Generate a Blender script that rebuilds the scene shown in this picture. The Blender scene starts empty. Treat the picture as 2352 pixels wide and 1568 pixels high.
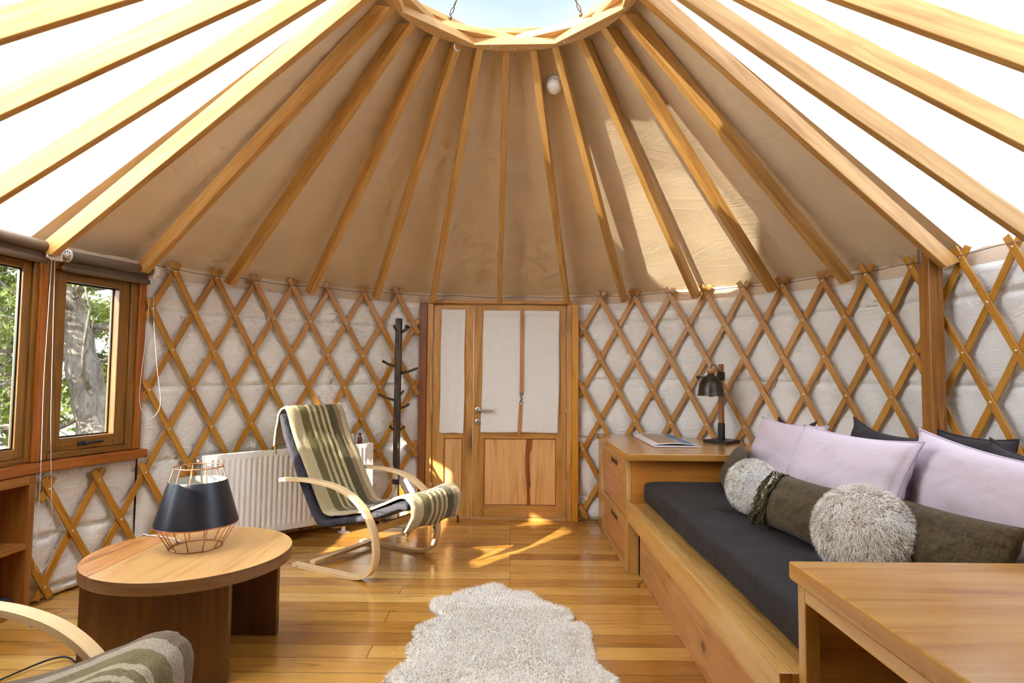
import bpy, bmesh, math, random
import numpy as np
from mathutils import Vector, Matrix
random.seed(7); np.random.seed(7)
PI = math.pi
sc = bpy.context.scene
COL = sc.collection

# ------------------------------------------------------------------ camera
FPX, PITCH, ROLL, CAMZ = 1367.54, 0.0537, 0.0091, 1.255
cam = bpy.data.cameras.new('camera'); cam.sensor_width = 36.0; cam.lens = FPX / 2352 * 36
cam.clip_start = 0.02; cam.clip_end = 300
camo = bpy.data.objects.new('camera', cam); COL.objects.link(camo)
_f = Vector((0, math.cos(PITCH), math.sin(PITCH))); _x = Vector((1, 0, 0)); _u = Vector((0, -math.sin(PITCH), math.cos(PITCH)))
_r = _x * math.cos(ROLL) + _u * math.sin(ROLL); _up = -_x * math.sin(ROLL) + _u * math.cos(ROLL)
_m = Matrix((( _r.x, _up.x, -_f.x, 0), (_r.y, _up.y, -_f.y, 0), (_r.z, _up.z, -_f.z, CAMZ), (0, 0, 0, 1)))
camo.matrix_world = _m
sc.camera = camo

# ------------------------------------------------------------------ light
SUN_AZ, SUN_EL = math.radians(38.0), math.radians(22.1)      # direction the light travels
sun = bpy.data.lights.new('sun', 'SUN'); sun.energy = 10.5; sun.angle = math.radians(0.6); sun.color = (1.0, 0.93, 0.78)
suno = bpy.data.objects.new('sun', sun); COL.objects.link(suno)
_d = Vector((math.sin(SUN_AZ) * math.cos(SUN_EL), math.cos(SUN_AZ) * math.cos(SUN_EL), -math.sin(SUN_EL)))
suno.rotation_euler = _d.to_track_quat('-Z', 'Y').to_euler()
world = bpy.data.worlds.new('world'); sc.world = world; world.use_nodes = True
wt = world.node_tree; wt.nodes.clear()
_tc = wt.nodes.new('ShaderNodeTexCoord'); _sep = wt.nodes.new('ShaderNodeSeparateXYZ'); wt.links.new(_tc.outputs['Generated'], _sep.inputs[0])
_cr = wt.nodes.new('ShaderNodeValToRGB'); wt.links.new(_sep.outputs['Z'], _cr.inputs[0])
_cr.color_ramp.elements[0].position = 0.0; _cr.color_ramp.elements[0].color = (0.86, 0.90, 0.97, 1)
_cr.color_ramp.elements[1].position = 0.75; _cr.color_ramp.elements[1].color = (0.42, 0.60, 0.92, 1)
_nz = wt.nodes.new('ShaderNodeTexNoise'); _nz.inputs['Scale'].default_value = 2.6; _nz.inputs['Detail'].default_value = 7
_mp = wt.nodes.new('ShaderNodeMapping'); _mp.inputs['Scale'].default_value = (1, 1, 2.2); wt.links.new(_tc.outputs['Generated'], _mp.inputs[0]); wt.links.new(_mp.outputs[0], _nz.inputs['Vector'])
_cl = wt.nodes.new('ShaderNodeValToRGB'); wt.links.new(_nz.outputs['Fac'], _cl.inputs[0])
_cl.color_ramp.elements[0].position = 0.40; _cl.color_ramp.elements[1].position = 0.66
_mx = wt.nodes.new('ShaderNodeMix'); _mx.data_type = 'RGBA'; wt.links.new(_cl.outputs[0], _mx.inputs[0]); wt.links.new(_cr.outputs[0], _mx.inputs[6]); _mx.inputs[7].default_value = (0.95, 0.97, 1, 1)
_bg = wt.nodes.new('ShaderNodeBackground'); wt.links.new(_mx.outputs[2], _bg.inputs[0])
# the sky is brighter towards the sun
_dt = wt.nodes.new('ShaderNodeVectorMath'); _dt.operation = 'DOT_PRODUCT'; wt.links.new(_tc.outputs['Generated'], _dt.inputs[0]); _dt.inputs[1].default_value = (-math.sin(SUN_AZ) * math.cos(SUN_EL), -math.cos(SUN_AZ) * math.cos(SUN_EL), math.sin(SUN_EL))
_mr = wt.nodes.new('ShaderNodeMapRange'); _mr.inputs[1].default_value = -0.35; _mr.inputs[2].default_value = 1.0; _mr.inputs[3].default_value = 1.15; _mr.inputs[4].default_value = 4.2; wt.links.new(_dt.outputs['Value'], _mr.inputs[0]); wt.links.new(_mr.outputs[0], _bg.inputs[1])
_wo = wt.nodes.new('ShaderNodeOutputWorld'); wt.links.new(_bg.outputs[0], _wo.inputs[0])
vs = sc.view_settings
vs.view_transform = 'Standard'; vs.look = 'None'; vs.gamma = 1.0; vs.use_curve_mapping = False
vs.exposure = 1.22
cy = sc.cycles
cy.use_denoising = True; cy.use_adaptive_sampling = True; cy.adaptive_threshold = 0.11; cy.adaptive_min_samples = 12; world.cycles.sampling_method = 'MANUAL'; world.cycles.sample_map_resolution = 256; cy.max_bounces = 6; cy.diffuse_bounces = 4; cy.glossy_bounces = 2; cy.transmission_bounces = 6; cy.transparent_max_bounces = 12
cy.caustics_reflective = False; cy.caustics_refractive = False; cy.sample_clamp_indirect = 6.0
try: cy.denoiser = 'OPENIMAGEDENOISE'; cy.denoising_input_passes = 'RGB_ALBEDO_NORMAL'
except Exception: pass

# ------------------------------------------------------------------ materials
def srgb(r, g, b):
    def f(c):
        c /= 255.0
        return c / 12.92 if c <= 0.04045 else ((c + 0.055) / 1.055) ** 2.4
    return (f(r), f(g), f(b), 1)
def newmat(name):
    m = bpy.data.materials.new(name); m.use_nodes = True; t = m.node_tree
    for n in list(t.nodes): t.nodes.remove(n)
    o = t.nodes.new('ShaderNodeOutputMaterial'); p = t.nodes.new('ShaderNodeBsdfPrincipled'); t.links.new(p.outputs[0], o.inputs[0])
    return m, t, p, o
def ramp(t, src, stops, interp='LINEAR'):
    r = t.nodes.new('ShaderNodeValToRGB'); r.color_ramp.interpolation = interp
    e = r.color_ramp.elements
    while len(e) < len(stops): e.new(0.5)
    for i, (p, c) in enumerate(stops): e[i].position = p; e[i].color = c if len(c) == 4 else (*c, 1)
    t.links.new(src, r.inputs[0]); return r.outputs[0]
def noise(t, vec, scale, detail=4, rough=0.55, dist=0.0):
    n = t.nodes.new('ShaderNodeTexNoise'); n.inputs['Scale'].default_value = scale; n.inputs['Detail'].default_value = detail
    n.inputs['Roughness'].default_value = rough; n.inputs['Distortion'].default_value = dist
    if vec is not None: t.links.new(vec, n.inputs['Vector'])
    return n.outputs['Fac']
def mapping(t, vec, scale, loc=None):
    m = t.nodes.new('ShaderNodeMapping'); m.inputs['Scale'].default_value = scale
    t.links.new(vec, m.inputs['Vector'])
    if loc is not None: t.links.new(loc, m.inputs['Location'])
    return m.outputs[0]
def mix(t, fac, a, b, mode='MIX'):
    n = t.nodes.new('ShaderNodeMix'); n.data_type = 'RGBA'; n.blend_type = mode
    for s, v in ((0, fac), (6, a), (7, b)):
        if isinstance(v, (int, float)): n.inputs[s].default_value = v
        elif isinstance(v, tuple): n.inputs[s].default_value = v
        else: t.links.new(v, n.inputs[s])
    return n.outputs[2]
def bump(t, p, h, strength=0.3, dist=0.01):
    b = t.nodes.new('ShaderNodeBump'); b.inputs['Strength'].default_value = strength; b.inputs['Distance'].default_value = dist
    t.links.new(h, b.inputs['Height']); t.links.new(b.outputs[0], p.inputs['Normal']); return b
def plain(name, col, rough=0.5, metal=0.0, bumps=None, sheen=0.0, var=0.0, spec=None):
    m, t, p, o = newmat(name)
    p.inputs['Roughness'].default_value = rough; p.inputs['Metallic'].default_value = metal
    if spec is not None: p.inputs['Specular IOR Level'].default_value = spec
    if sheen: p.inputs['Sheen Weight'].default_value = sheen
    tc = t.nodes.new('ShaderNodeTexCoord')
    if var:
        n = noise(t, tc.outputs['Object'], 9, 5)
        c = ramp(t, n, [(0.3, tuple(x * (1 - var) for x in col[:3])), (0.7, tuple(min(1, x * (1 + var)) for x in col[:3]))])
        t.links.new(c, p.inputs['Base Color'])
    else: p.inputs['Base Color'].default_value = col
    if bumps: bump(t, p, noise(t, tc.outputs['Object'], bumps[0], 5), bumps[1], bumps[2])
    return m
def wood(name, dark, mid, light, rough=0.42, grain=1.0, knots=0.0, knotcol=None, planks=0.0, coat=0.15, tint=0.10):
    """grain runs along U (UVs are in metres)"""
    m, t, p, o = newmat(name)
    uv = t.nodes.new('ShaderNodeUVMap').outputs[0]
    oi = t.nodes.new('ShaderNodeObjectInfo')
    sc_ = t.nodes.new('ShaderNodeMath'); sc_.operation = 'MULTIPLY'; t.links.new(oi.outputs['Random'], sc_.inputs[0]); sc_.inputs[1].default_value = 37.0
    cmb = t.nodes.new('ShaderNodeCombineXYZ'); t.links.new(sc_.outputs[0], cmb.inputs[0]); t.links.new(sc_.outputs[0], cmb.inputs[1])
    g1 = noise(t, mapping(t, uv, (1.3 * grain, 14 * grain, 1), cmb.outputs[0]), 1.6, 6, 0.6, 1.2)
    g2 = noise(t, mapping(t, uv, (3.0 * grain, 160 * grain, 1), cmb.outputs[0]), 1.0, 4, 0.7, 0.3)
    c = ramp(t, g1, [(0.28, dark), (0.47, mid), (0.72, light)])
    f = ramp(t, g2, [(0.3, (0.80, 0.78, 0.75)), (0.6, (1, 1, 1))])
    c = mix(t, 0.55, c, f, 'MULTIPLY')
    rr = ramp(t, oi.outputs['Random'], [(0, (1 - tint,) * 3), (0.5, (1, 1 - tint * .35, 1 - tint * .8)), (1, (1, 1, 1))])
    c = mix(t, 1.0, c, rr, 'MULTIPLY')
    if planks:
        b = t.nodes.new('ShaderNodeTexBrick'); b.inputs['Scale'].default_value = 1.0; b.inputs['Brick Width'].default_value = 9.0; b.inputs['Row Height'].default_value = planks
        b.inputs['Mortar Size'].default_value = 0.0; b.inputs['Color1'].default_value = (0.80, 0.74, 0.66, 1); b.inputs['Color2'].default_value = (1.08, 1.08, 1.08, 1)
        t.links.new(uv, b.inputs['Vector']); c = mix(t, 0.9, c, b.outputs['Color'], 'MULTIPLY')
    if knots:
        v = t.nodes.new('ShaderNodeTexVoronoi'); v.inputs['Scale'].default_value = knots
        t.links.new(mapping(t, uv, (0.55, 1.0, 1), cmb.outputs[0]), v.inputs['Vector'])
        k = ramp(t, v.outputs['Distance'], [(0.03, (1, 1, 1)), (0.10, (0.25,) * 3), (0.2, (0, 0, 0))])
        c = mix(t, k, c, knotcol or tuple(x * 0.35 for x in dark[:3]) + (1,))
    t.links.new(c, p.inputs['Base Color']); p.inputs['Roughness'].default_value = rough
    p.inputs['Coat Weight'].default_value = coat; p.inputs['Coat Roughness'].default_value = 0.25
    bump(t, p, g2, 0.12, 0.002)
    return m
M = {}
M['rafter'] = wood('rafter_pine', srgb(172, 118, 48), srgb(202, 152, 80), srgb(218, 176, 108), 0.5, 0.8, knots=0.9, knotcol=srgb(96, 54, 20), tint=0.14)
M['ring'] = wood('ring_pine', srgb(205, 150, 84), srgb(228, 182, 118), srgb(240, 204, 148), 0.5, 1.2, tint=0.05)
M['slat'] = wood('slat_wood', srgb(146, 96, 22), srgb(182, 126, 38), srgb(204, 150, 58), 0.42, 1.0, tint=0.16)
M['post'] = wood('post_wood', srgb(120, 76, 24), srgb(152, 100, 38), srgb(178, 122, 54), 0.42, 1.0)
M['door'] = wood('door_wood', srgb(158, 104, 44), srgb(198, 146, 76), srgb(216, 170, 102), 0.36, 0.8, knots=1.1, knotcol=srgb(90, 48, 18), tint=0.18)
M['panel'] = wood('door_panel_wood', srgb(196, 140, 80), srgb(226, 178, 116), srgb(236, 194, 136), 0.36, 0.6, tint=0.1)
M['heart'] = wood('heartwood', srgb(112, 64, 22), srgb(144, 86, 34), srgb(164, 104, 48), 0.36, 0.8)
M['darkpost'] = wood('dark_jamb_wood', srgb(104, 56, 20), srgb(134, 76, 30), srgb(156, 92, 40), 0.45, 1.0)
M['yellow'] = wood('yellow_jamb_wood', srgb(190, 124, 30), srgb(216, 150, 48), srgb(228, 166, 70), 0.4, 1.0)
M['cab'] = wood('cabinet_wood', srgb(168, 120, 56), srgb(198, 152, 82), srgb(214, 174, 108), 0.28, 0.6, knots=0.9, knotcol=srgb(104, 64, 30), coat=0.4, tint=0.08)
M['cabtop'] = wood('cabinet_top_wood', srgb(164, 110, 44), srgb(192, 140, 64), srgb(210, 166, 88), 0.22, 0.5, planks=0.14, coat=0.5, tint=0.05)
M['knotty'] = wood('knotty_wood', srgb(168, 106, 56), srgb(196, 140, 82), srgb(212, 160, 102), 0.4, 0.9, knots=3.2, knotcol=srgb(92, 44, 20), tint=0.12)
M['orange'] = wood('orange_ply', srgb(176, 104, 34), srgb(196, 126, 48), srgb(206, 140, 60), 0.45, 0.5)
M['tabletop'] = wood('table_top_wood', srgb(190, 140, 82), srgb(214, 168, 104), srgb(226, 186, 122), 0.3, 0.7, coat=0.35, planks=0.21, tint=0.05)
M['shaded_endgrain'] = wood('table_edge_wood', srgb(96, 62, 34), srgb(132, 94, 56), srgb(150, 112, 72), 0.5, 1.2)  # end grain brown, with the shade on the table rim painted in
M['tablefig'] = wood('figured_board_wood', srgb(120, 72, 30), srgb(190, 126, 62), srgb(214, 158, 92), 0.3, 1.6, knots=6.0, knotcol=srgb(96, 62, 34), coat=0.35, tint=0.05)
M['tableleg'] = wood('table_leg_wood', srgb(72, 44, 18), srgb(98, 64, 28), srgb(122, 84, 40), 0.4, 0.7, planks=0.11)
M['birch'] = wood('birch_laminate', srgb(214, 178, 124), srgb(232, 202, 152), srgb(242, 218, 174), 0.35, 0.9, tint=0.03)
M['redwood'] = wood('red_frame_wood', srgb(122, 60, 12), srgb(154, 84, 18), srgb(176, 104, 28), 0.35, 0.9, coat=0.35, tint=0.08)
M['sash'] = wood('sash_wood', srgb(92, 58, 16), srgb(122, 80, 24), srgb(148, 100, 36), 0.38, 1.0, coat=0.3, tint=0.05)
M['shelf'] = wood('shelf_wood', srgb(120, 72, 28), srgb(152, 96, 42), srgb(176, 118, 58), 0.45, 0.8)
M['lamppost'] = wood('lamp_post_wood', srgb(116, 70, 30), srgb(150, 98, 46), srgb(176, 122, 64), 0.5, 2.0)
M['bark_rack'] = wood('blackened_wood', srgb(14, 11, 9), srgb(34, 26, 20), srgb(110, 84, 54), 0.55, 2.2, coat=0.0)
M['cork'] = wood('pale_turned_wood', srgb(170, 116, 66), srgb(196, 144, 90), srgb(214, 168, 112), 0.5, 3.0)
M['rivet'] = plain('rivet_metal', srgb(215, 205, 185), 0.35, 0.7)
M['steel'] = plain('brushed_steel', srgb(190, 186, 178), 0.3, 1.0)
M['bracket'] = plain('galvanised_steel', srgb(150, 142, 134), 0.4, 0.8)
M['brass'] = plain('old_brass', srgb(120, 100, 60), 0.35, 1.0)
M['copper'] = plain('copper_wire', srgb(206, 146, 112), 0.28, 1.0)
M['shade'] = plain('navy_black_shade', srgb(19, 24, 35), 0.32, 0.0, spec=0.6)
M['shade_in'] = plain('pale_shade_lining', srgb(190, 196, 190), 0.6)
M['black'] = plain('black_metal', srgb(34, 32, 32), 0.4, 0.3)
M['gunmetal'] = plain('gunmetal_shade', srgb(64, 58, 52), 0.32, 0.7)
M['white'] = plain('white_enamel', srgb(244, 242, 238), 0.3, var=0.0)
M['plastic'] = plain('white_plastic', srgb(240, 236, 230), 0.35)
M['blackplastic'] = plain('black_plastic', srgb(20, 20, 22), 0.4)
M['greyplastic'] = plain('dark_grey_plastic', srgb(62, 68, 72), 0.5)
M['blind'] = plain('taupe_blind_cloth', srgb(112, 96, 80), 0.9, bumps=(260, 0.3, 0.002))
M['leather'] = plain('tan_leather', srgb(186, 126, 74), 0.5, var=0.08)
M['linen'] = None
M['charcoal'] = plain('charcoal_cotton', srgb(29, 24, 24), 0.85, bumps=(7, 0.5, 0.02), sheen=0.0)
M['darkpillow'] = plain('black_linen', srgb(44, 38, 40), 0.9, bumps=(12, 0.4, 0.015))
M['navycush'] = plain('slate_cushion_cotton', srgb(54, 52, 60), 0.85, bumps=(16, 0.7, 0.02))
M['paper'] = plain('white_paper', srgb(228, 226, 226), 0.55)
M['redpaper'] = plain('red_cover', srgb(170, 40, 34), 0.5)
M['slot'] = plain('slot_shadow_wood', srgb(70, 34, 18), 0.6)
M['bulb'] = plain('frosted_bulb', srgb(210, 180, 164), 0.3)
M['cable'] = plain('steel_cable', srgb(130, 116, 100), 0.4, 0.6)
M['cord'] = plain('black_cord', srgb(20, 24, 32), 0.5)
M['whitecord'] = plain('white_cord', srgb(205, 205, 208), 0.5)
M['hide'] = plain('sheepskin_hide', srgb(190, 196, 205), 0.7)
M['bottle'] = plain('brown_glass', srgb(90, 44, 20), 0.2)
M['fringe'] = plain('olive_wool_fringe', srgb(84, 70, 38), 0.95)

def m_linen(name, col, trans):
    m, t, p, o = newmat(name)
    tc = t.nodes.new('ShaderNodeTexCoord')
    a = noise(t, mapping(t, tc.outputs['Object'], (400, 400, 22)), 1, 2); b = noise(t, mapping(t, tc.outputs['Object'], (22, 22, 400)), 1, 2)
    s = t.nodes.new('ShaderNodeMath'); s.operation = 'ADD'; t.links.new(a, s.inputs[0]); t.links.new(b, s.inputs[1])
    c = ramp(t, s.outputs[0], [(0.35, tuple(x * 0.90 for x in col[:3])), (0.65, col)])
    # ramp input above 1 clamps: halve
    h = t.nodes.new('ShaderNodeMath'); h.operation = 'MULTIPLY'; h.inputs[1].default_value = 0.5; t.links.new(s.outputs[0], h.inputs[0])
    c = ramp(t, h.outputs[0], [(0.35, tuple(x * 0.88 for x in col[:3])), (0.65, col)])
    t.links.new(c, p.inputs['Base Color']); p.inputs['Roughness'].default_value = 0.9
    bump(t, p, h.outputs[0], 0.25, 0.001)
    if trans:
        tr = t.nodes.new('ShaderNodeBsdfTranslucent'); t.links.new(c, tr.inputs[0])
        mx = t.nodes.new('ShaderNodeMixShader'); mx.inputs[0].default_value = trans
        t.links.new(p.outputs[0], mx.inputs[1]); t.links.new(tr.outputs[0], mx.inputs[2]); t.links.new(mx.outputs[0], o.inputs[0])
    return m
M['linen'] = m_linen('white_linen', srgb(244, 241, 234), 0.12)
M['lilac'] = m_linen('pale_lilac_linen', srgb(204, 190, 198), 0)
M['tape'] = m_linen('lilac_seam_tape', srgb(196, 182, 194), 0)

def m_quilt():
    m, t, p, o = newmat('grey_quilted_nylon')
    tc = t.nodes.new('ShaderNodeTexCoord'); ob = tc.outputs['Object']
    n1 = noise(t, ob, 2.2, 3)
    c = ramp(t, n1, [(0.3, srgb(230, 228, 221)), (0.7, srgb(240, 238, 231))])
    t.links.new(c, p.inputs['Base Color']); p.inputs['Roughness'].default_value = 0.62
    p.inputs['Sheen Weight'].default_value = 0.1
    w = noise(t, mapping(t, ob, (7, 7, 16)), 1.0, 5, 0.6, 2.2)
    w2 = noise(t, mapping(t, ob, (2.0, 2.0, 4)), 1.0, 2, 0.45, 0.8)
    r1 = ramp(t, w, [(0.42, (0, 0, 0)), (0.5, (1, 1, 1)), (0.58, (0.1, 0.1, 0.1))])
    s = t.nodes.new('ShaderNodeMath'); s.operation = 'MULTIPLY_ADD'; t.links.new(r1, s.inputs[0]); s.inputs[1].default_value = 0.34; t.links.new(w2, s.inputs[2])
    bump(t, p, s.outputs[0], 0.5, 0.018)
    return m
M['quilt'] = m_quilt()
def m_liner():
    m, t, p, o = newmat('beige_roof_canvas')
    tc = t.nodes.new('ShaderNodeTexCoord'); ob = tc.outputs['Object']
    c = ramp(t, noise(t, ob, 1.6, 4), [(0.3, srgb(222, 200, 164)), (0.7, srgb(232, 212, 178))])
    t.links.new(c, p.inputs['Base Color']); p.inputs['Roughness'].default_value = 0.8
    w = noise(t, mapping(t, ob, (1.4, 1.4, 5)), 1.3, 4, 0.55, 1.6)
    r1 = ramp(t, w, [(0.44, (0, 0, 0)), (0.5, (1, 1, 1)), (0.56, (0, 0, 0))])
    w2 = noise(t, ob, 2.4, 3, 0.5, 0.6)
    s = t.nodes.new('ShaderNodeMath'); s.operation = 'MULTIPLY_ADD'; t.links.new(r1, s.inputs[0]); s.inputs[1].default_value = 0.12; t.links.new(w2, s.inputs[2])
    bump(t, p, s.outputs[0], 0.30, 0.014)
    return m
M['liner'] = m_liner()
M['band'] = plain('cream_wall_band', srgb(222, 200, 172), 0.8, bumps=(9, 0.5, 0.02))
def m_cloth():
    m, t, p, o = newmat('white_translucent_membrane')
    p.inputs['Base Color'].default_value = (0.9, 0.9, 0.9, 1); p.inputs['Roughness'].default_value = 0.7
    tr = t.nodes.new('ShaderNodeBsdfTranslucent'); tr.inputs[0].default_value = (0.90, 0.92, 0.95, 1)
    tc = t.nodes.new('ShaderNodeTexCoord')
    w = noise(t, mapping(t, tc.outputs['Object'], (1.5, 1.5, 5)), 1.3, 4, 0.55, 1.2); bump(t, p, w, 0.2, 0.03)
    mx = t.nodes.new('ShaderNodeMixShader'); mx.inputs[0].default_value = 0.85
    t.links.new(p.outputs[0], mx.inputs[1]); t.links.new(tr.outputs[0], mx.inputs[2]); t.links.new(mx.outputs[0], o.inputs[0])
    return m
M['membrane'] = m_cloth()
def m_glass(name, tint=(0.97, 0.98, 0.97, 1), k=1.0):
    m, t, p, o = newmat(name); t.nodes.remove(p)
    tr = t.nodes.new('ShaderNodeBsdfTransparent'); tr.inputs[0].default_value = tint
    gl = t.nodes.new('ShaderNodeBsdfGlossy'); gl.inputs['Roughness'].default_value = 0.0
    fr = t.nodes.new('ShaderNodeFresnel'); fr.inputs[0].default_value = 1.5
    mm = t.nodes.new('ShaderNodeMath'); mm.operation = 'MULTIPLY'; mm.inputs[1].default_value = k; t.links.new(fr.outputs[0], mm.inputs[0])
    mx = t.nodes.new('ShaderNodeMixShader'); t.links.new(mm.outputs[0], mx.inputs[0]); t.links.new(tr.outputs[0], mx.inputs[1]); t.links.new(gl.outputs[0], mx.inputs[2])
    t.links.new(mx.outputs[0], o.inputs[0]); return m
M['glass'] = m_glass('window_glass', k=1.9)
M['dome'] = m_glass('clear_dome', (0.50, 0.51, 0.52, 1), k=0.4)
def m_floor():
    m, t, p, o = newmat('pine_floorboards')
    tc = t.nodes.new('ShaderNodeTexCoord'); ob = mapping(t, tc.outputs['Object'], (1, 1, 1))
    b = t.nodes.new('ShaderNodeTexBrick'); b.offset = 0.37; b.offset_frequency = 3
    b.inputs['Scale'].default_value = 1.0; b.inputs['Brick Width'].default_value = 1.7; b.inputs['Row Height'].default_value = 0.128
    b.inputs['Mortar Size'].default_value = 0.0016; b.inputs['Mortar Smooth'].default_value = 0.1; b.inputs['Bias'].default_value = 0.0
    b.inputs['Color1'].default_value = (0, 0, 0, 1); b.inputs['Color2'].default_value = (1, 1, 1, 1); b.inputs['Mortar'].default_value = (0.5, 0.5, 0.5, 1)
    t.links.new(ob, b.inputs['Vector'])
    base = ramp(t, b.outputs['Color'], [(0.0, srgb(166, 112, 48)), (0.35, srgb(192, 140, 64)), (0.7, srgb(206, 156, 78)), (1.0, srgb(222, 178, 100))])
    off = t.nodes.new('ShaderNodeVectorMath'); off.operation = 'MULTIPLY_ADD'; t.links.new(b.outputs['Color'], off.inputs[0]); off.inputs[1].default_value = (13, 7, 3); t.links.new(ob, off.inputs[2])
    g1 = noise(t, mapping(t, off.outputs[0], (1.1, 9, 1)), 1.4, 6, 0.62, 1.4)
    g2 = noise(t, mapping(t, off.outputs[0], (3, 150, 1)), 1.0, 4, 0.7)
    sh = ramp(t, g1, [(0.30, (0.52, 0.42, 0.32)), (0.46, (0.90, 0.86, 0.80)), (0.7, (1.08, 1.06, 1.0))])
    c = mix(t, 0.8, base, sh, 'MULTIPLY')
    c = mix(t, 0.4, c, ramp(t, g2, [(0.3, (0.78, 0.74, 0.7)), (0.6, (1, 1, 1))]), 'MULTIPLY')
    v = t.nodes.new('ShaderNodeTexVoronoi'); v.inputs['Scale'].default_value = 2.6; t.links.new(mapping(t, off.outputs[0], (0.7, 1.5, 1)), v.inputs['Vector'])
    c = mix(t, ramp(t, v.outputs['Distance'], [(0.02, (0.85,) * 3), (0.07, (0, 0, 0))]), c, srgb(96, 54, 24))
    c = mix(t, b.outputs['Fac'], c, srgb(92, 56, 26))
    t.links.new(c, p.inputs['Base Color'])
    rg = ramp(t, noise(t, ob, 3.0, 4), [(0.3, (0.16,) * 3), (0.7, (0.28,) * 3)]); t.links.new(rg, p.inputs['Roughness'])
    p.inputs['Coat Weight'].default_value = 0.5; p.inputs['Coat Roughness'].default_value = 0.16
    iv = t.nodes.new('ShaderNodeMath'); iv.operation = 'SUBTRACT'; iv.inputs[0].default_value = 1.0; t.links.new(b.outputs['Fac'], iv.inputs[1])
    bump(t, p, iv.outputs[0], 0.4, 0.002)
    return m
M['floor'] = m_floor()
CR, OL, TN, DK = (206, 190, 146), (108, 96, 30), (158, 132, 98), (78, 68, 24)
def m_blanket(name, stops, shift=0.0):
    m, t, p, o = newmat(name)
    uv = t.nodes.new('ShaderNodeUVMap').outputs[0]; sp = t.nodes.new('ShaderNodeSeparateXYZ'); t.links.new(uv, sp.inputs[0])
    wob = noise(t, mapping(t, uv, (60, 60, 1)), 1.0, 3)
    a = t.nodes.new('ShaderNodeMath'); a.operation = 'MULTIPLY_ADD'; t.links.new(wob, a.inputs[0]); a.inputs[1].default_value = 0.022; t.links.new(sp.outputs[1], a.inputs[2])
    c = ramp(t, a.outputs[0], [(s, srgb(*cc)) for s, cc in stops], 'CONSTANT')
    f = noise(t, mapping(t, uv, (170, 85, 1)), 1.0, 4, 0.7)
    c = mix(t, 1.0, c, ramp(t, f, [(0.32, (0.50,) * 3), (0.66, (1.22,) * 3)]), 'MULTIPLY')
    t.links.new(c, p.inputs['Base Color']); p.inputs['Roughness'].default_value = 0.95; p.inputs['Sheen Weight'].default_value = 0.25
    bump(t, p, f, 0.9, 0.006); return m
M['blanket'] = m_blanket('striped_wool', [(0, CR), (.20, OL), (.34, CR), (.385, OL), (.44, CR), (.485, OL), (.545, CR), (.59, OL), (.64, CR), (.685, DK), (.82, TN), (.90, CR)])
M['blanket2'] = m_blanket('striped_wool_taupe', [(0, (118, 98, 72)), (.13, (176, 164, 142)), (.24, (124, 112, 66)), (.33, (188, 176, 146)), (.37, (124, 112, 66)), (.42, (188, 176, 146)), (.46, (124, 112, 66)), (.51, (188, 176, 146)), (.56, (124, 112, 66)), (.62, (188, 176, 146)), (.67, (124, 112, 66)), (.8, (176, 164, 142)), (.9, (118, 98, 72))])
def m_wool(name, a, b, sx, sy):
    m, t, p, o = newmat(name); tc = t.nodes.new('ShaderNodeTexCoord')
    f = noise(t, mapping(t, tc.outputs['Object'], (sx, sx, sy)), 1.0, 5, 0.7)
    f2 = noise(t, mapping(t, tc.outputs['Object'], (sy, sy, sx)), 1.0, 5, 0.7)
    c = mix(t, 0.5, ramp(t, f, [(0.35, a), (0.65, b)]), ramp(t, f2, [(0.35, a), (0.65, b)]))
    t.links.new(c, p.inputs['Base Color']); p.inputs['Roughness'].default_value = 0.95; p.inputs['Sheen Weight'].default_value = 0.1
    bump(t, p, f, 0.8, 0.006); return m
M['brown'] = m_wool('brown_olive_wool', srgb(34, 25, 9), srgb(92, 74, 38), 110, 30)
def m_fur(name, a, b, c3, patch=None):
    m, t, p, o = newmat(name); tc = t.nodes.new('ShaderNodeTexCoord')
    c = ramp(t, noise(t, tc.outputs['Object'], 14, 4), [(0.3, a), (0.6, b)])
    if patch: c = mix(t, ramp(t, noise(t, tc.outputs['Object'], 5.5, 3), [(0.56, (0, 0, 0)), (0.68, (1, 1, 1))]), c, patch)
    t.links.new(c, p.inputs['Base Color']); p.inputs['Roughness'].default_value = 0.9; p.inputs['Specular IOR Level'].default_value = 0.15
    p.inputs['Subsurface Weight'].default_value = 0.0
    return m
M['fur_rug'] = m_fur('white_sheep_fur', srgb(243, 234, 220), srgb(250, 244, 234), None)
M['fur_far'] = m_fur('white_grey_sheep_fur', srgb(240, 232, 218), srgb(248, 244, 234), None, srgb(214, 210, 206))
M['fur_near'] = m_fur('cream_sheep_fur', srgb(242, 230, 214), srgb(252, 246, 236), None)

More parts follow.
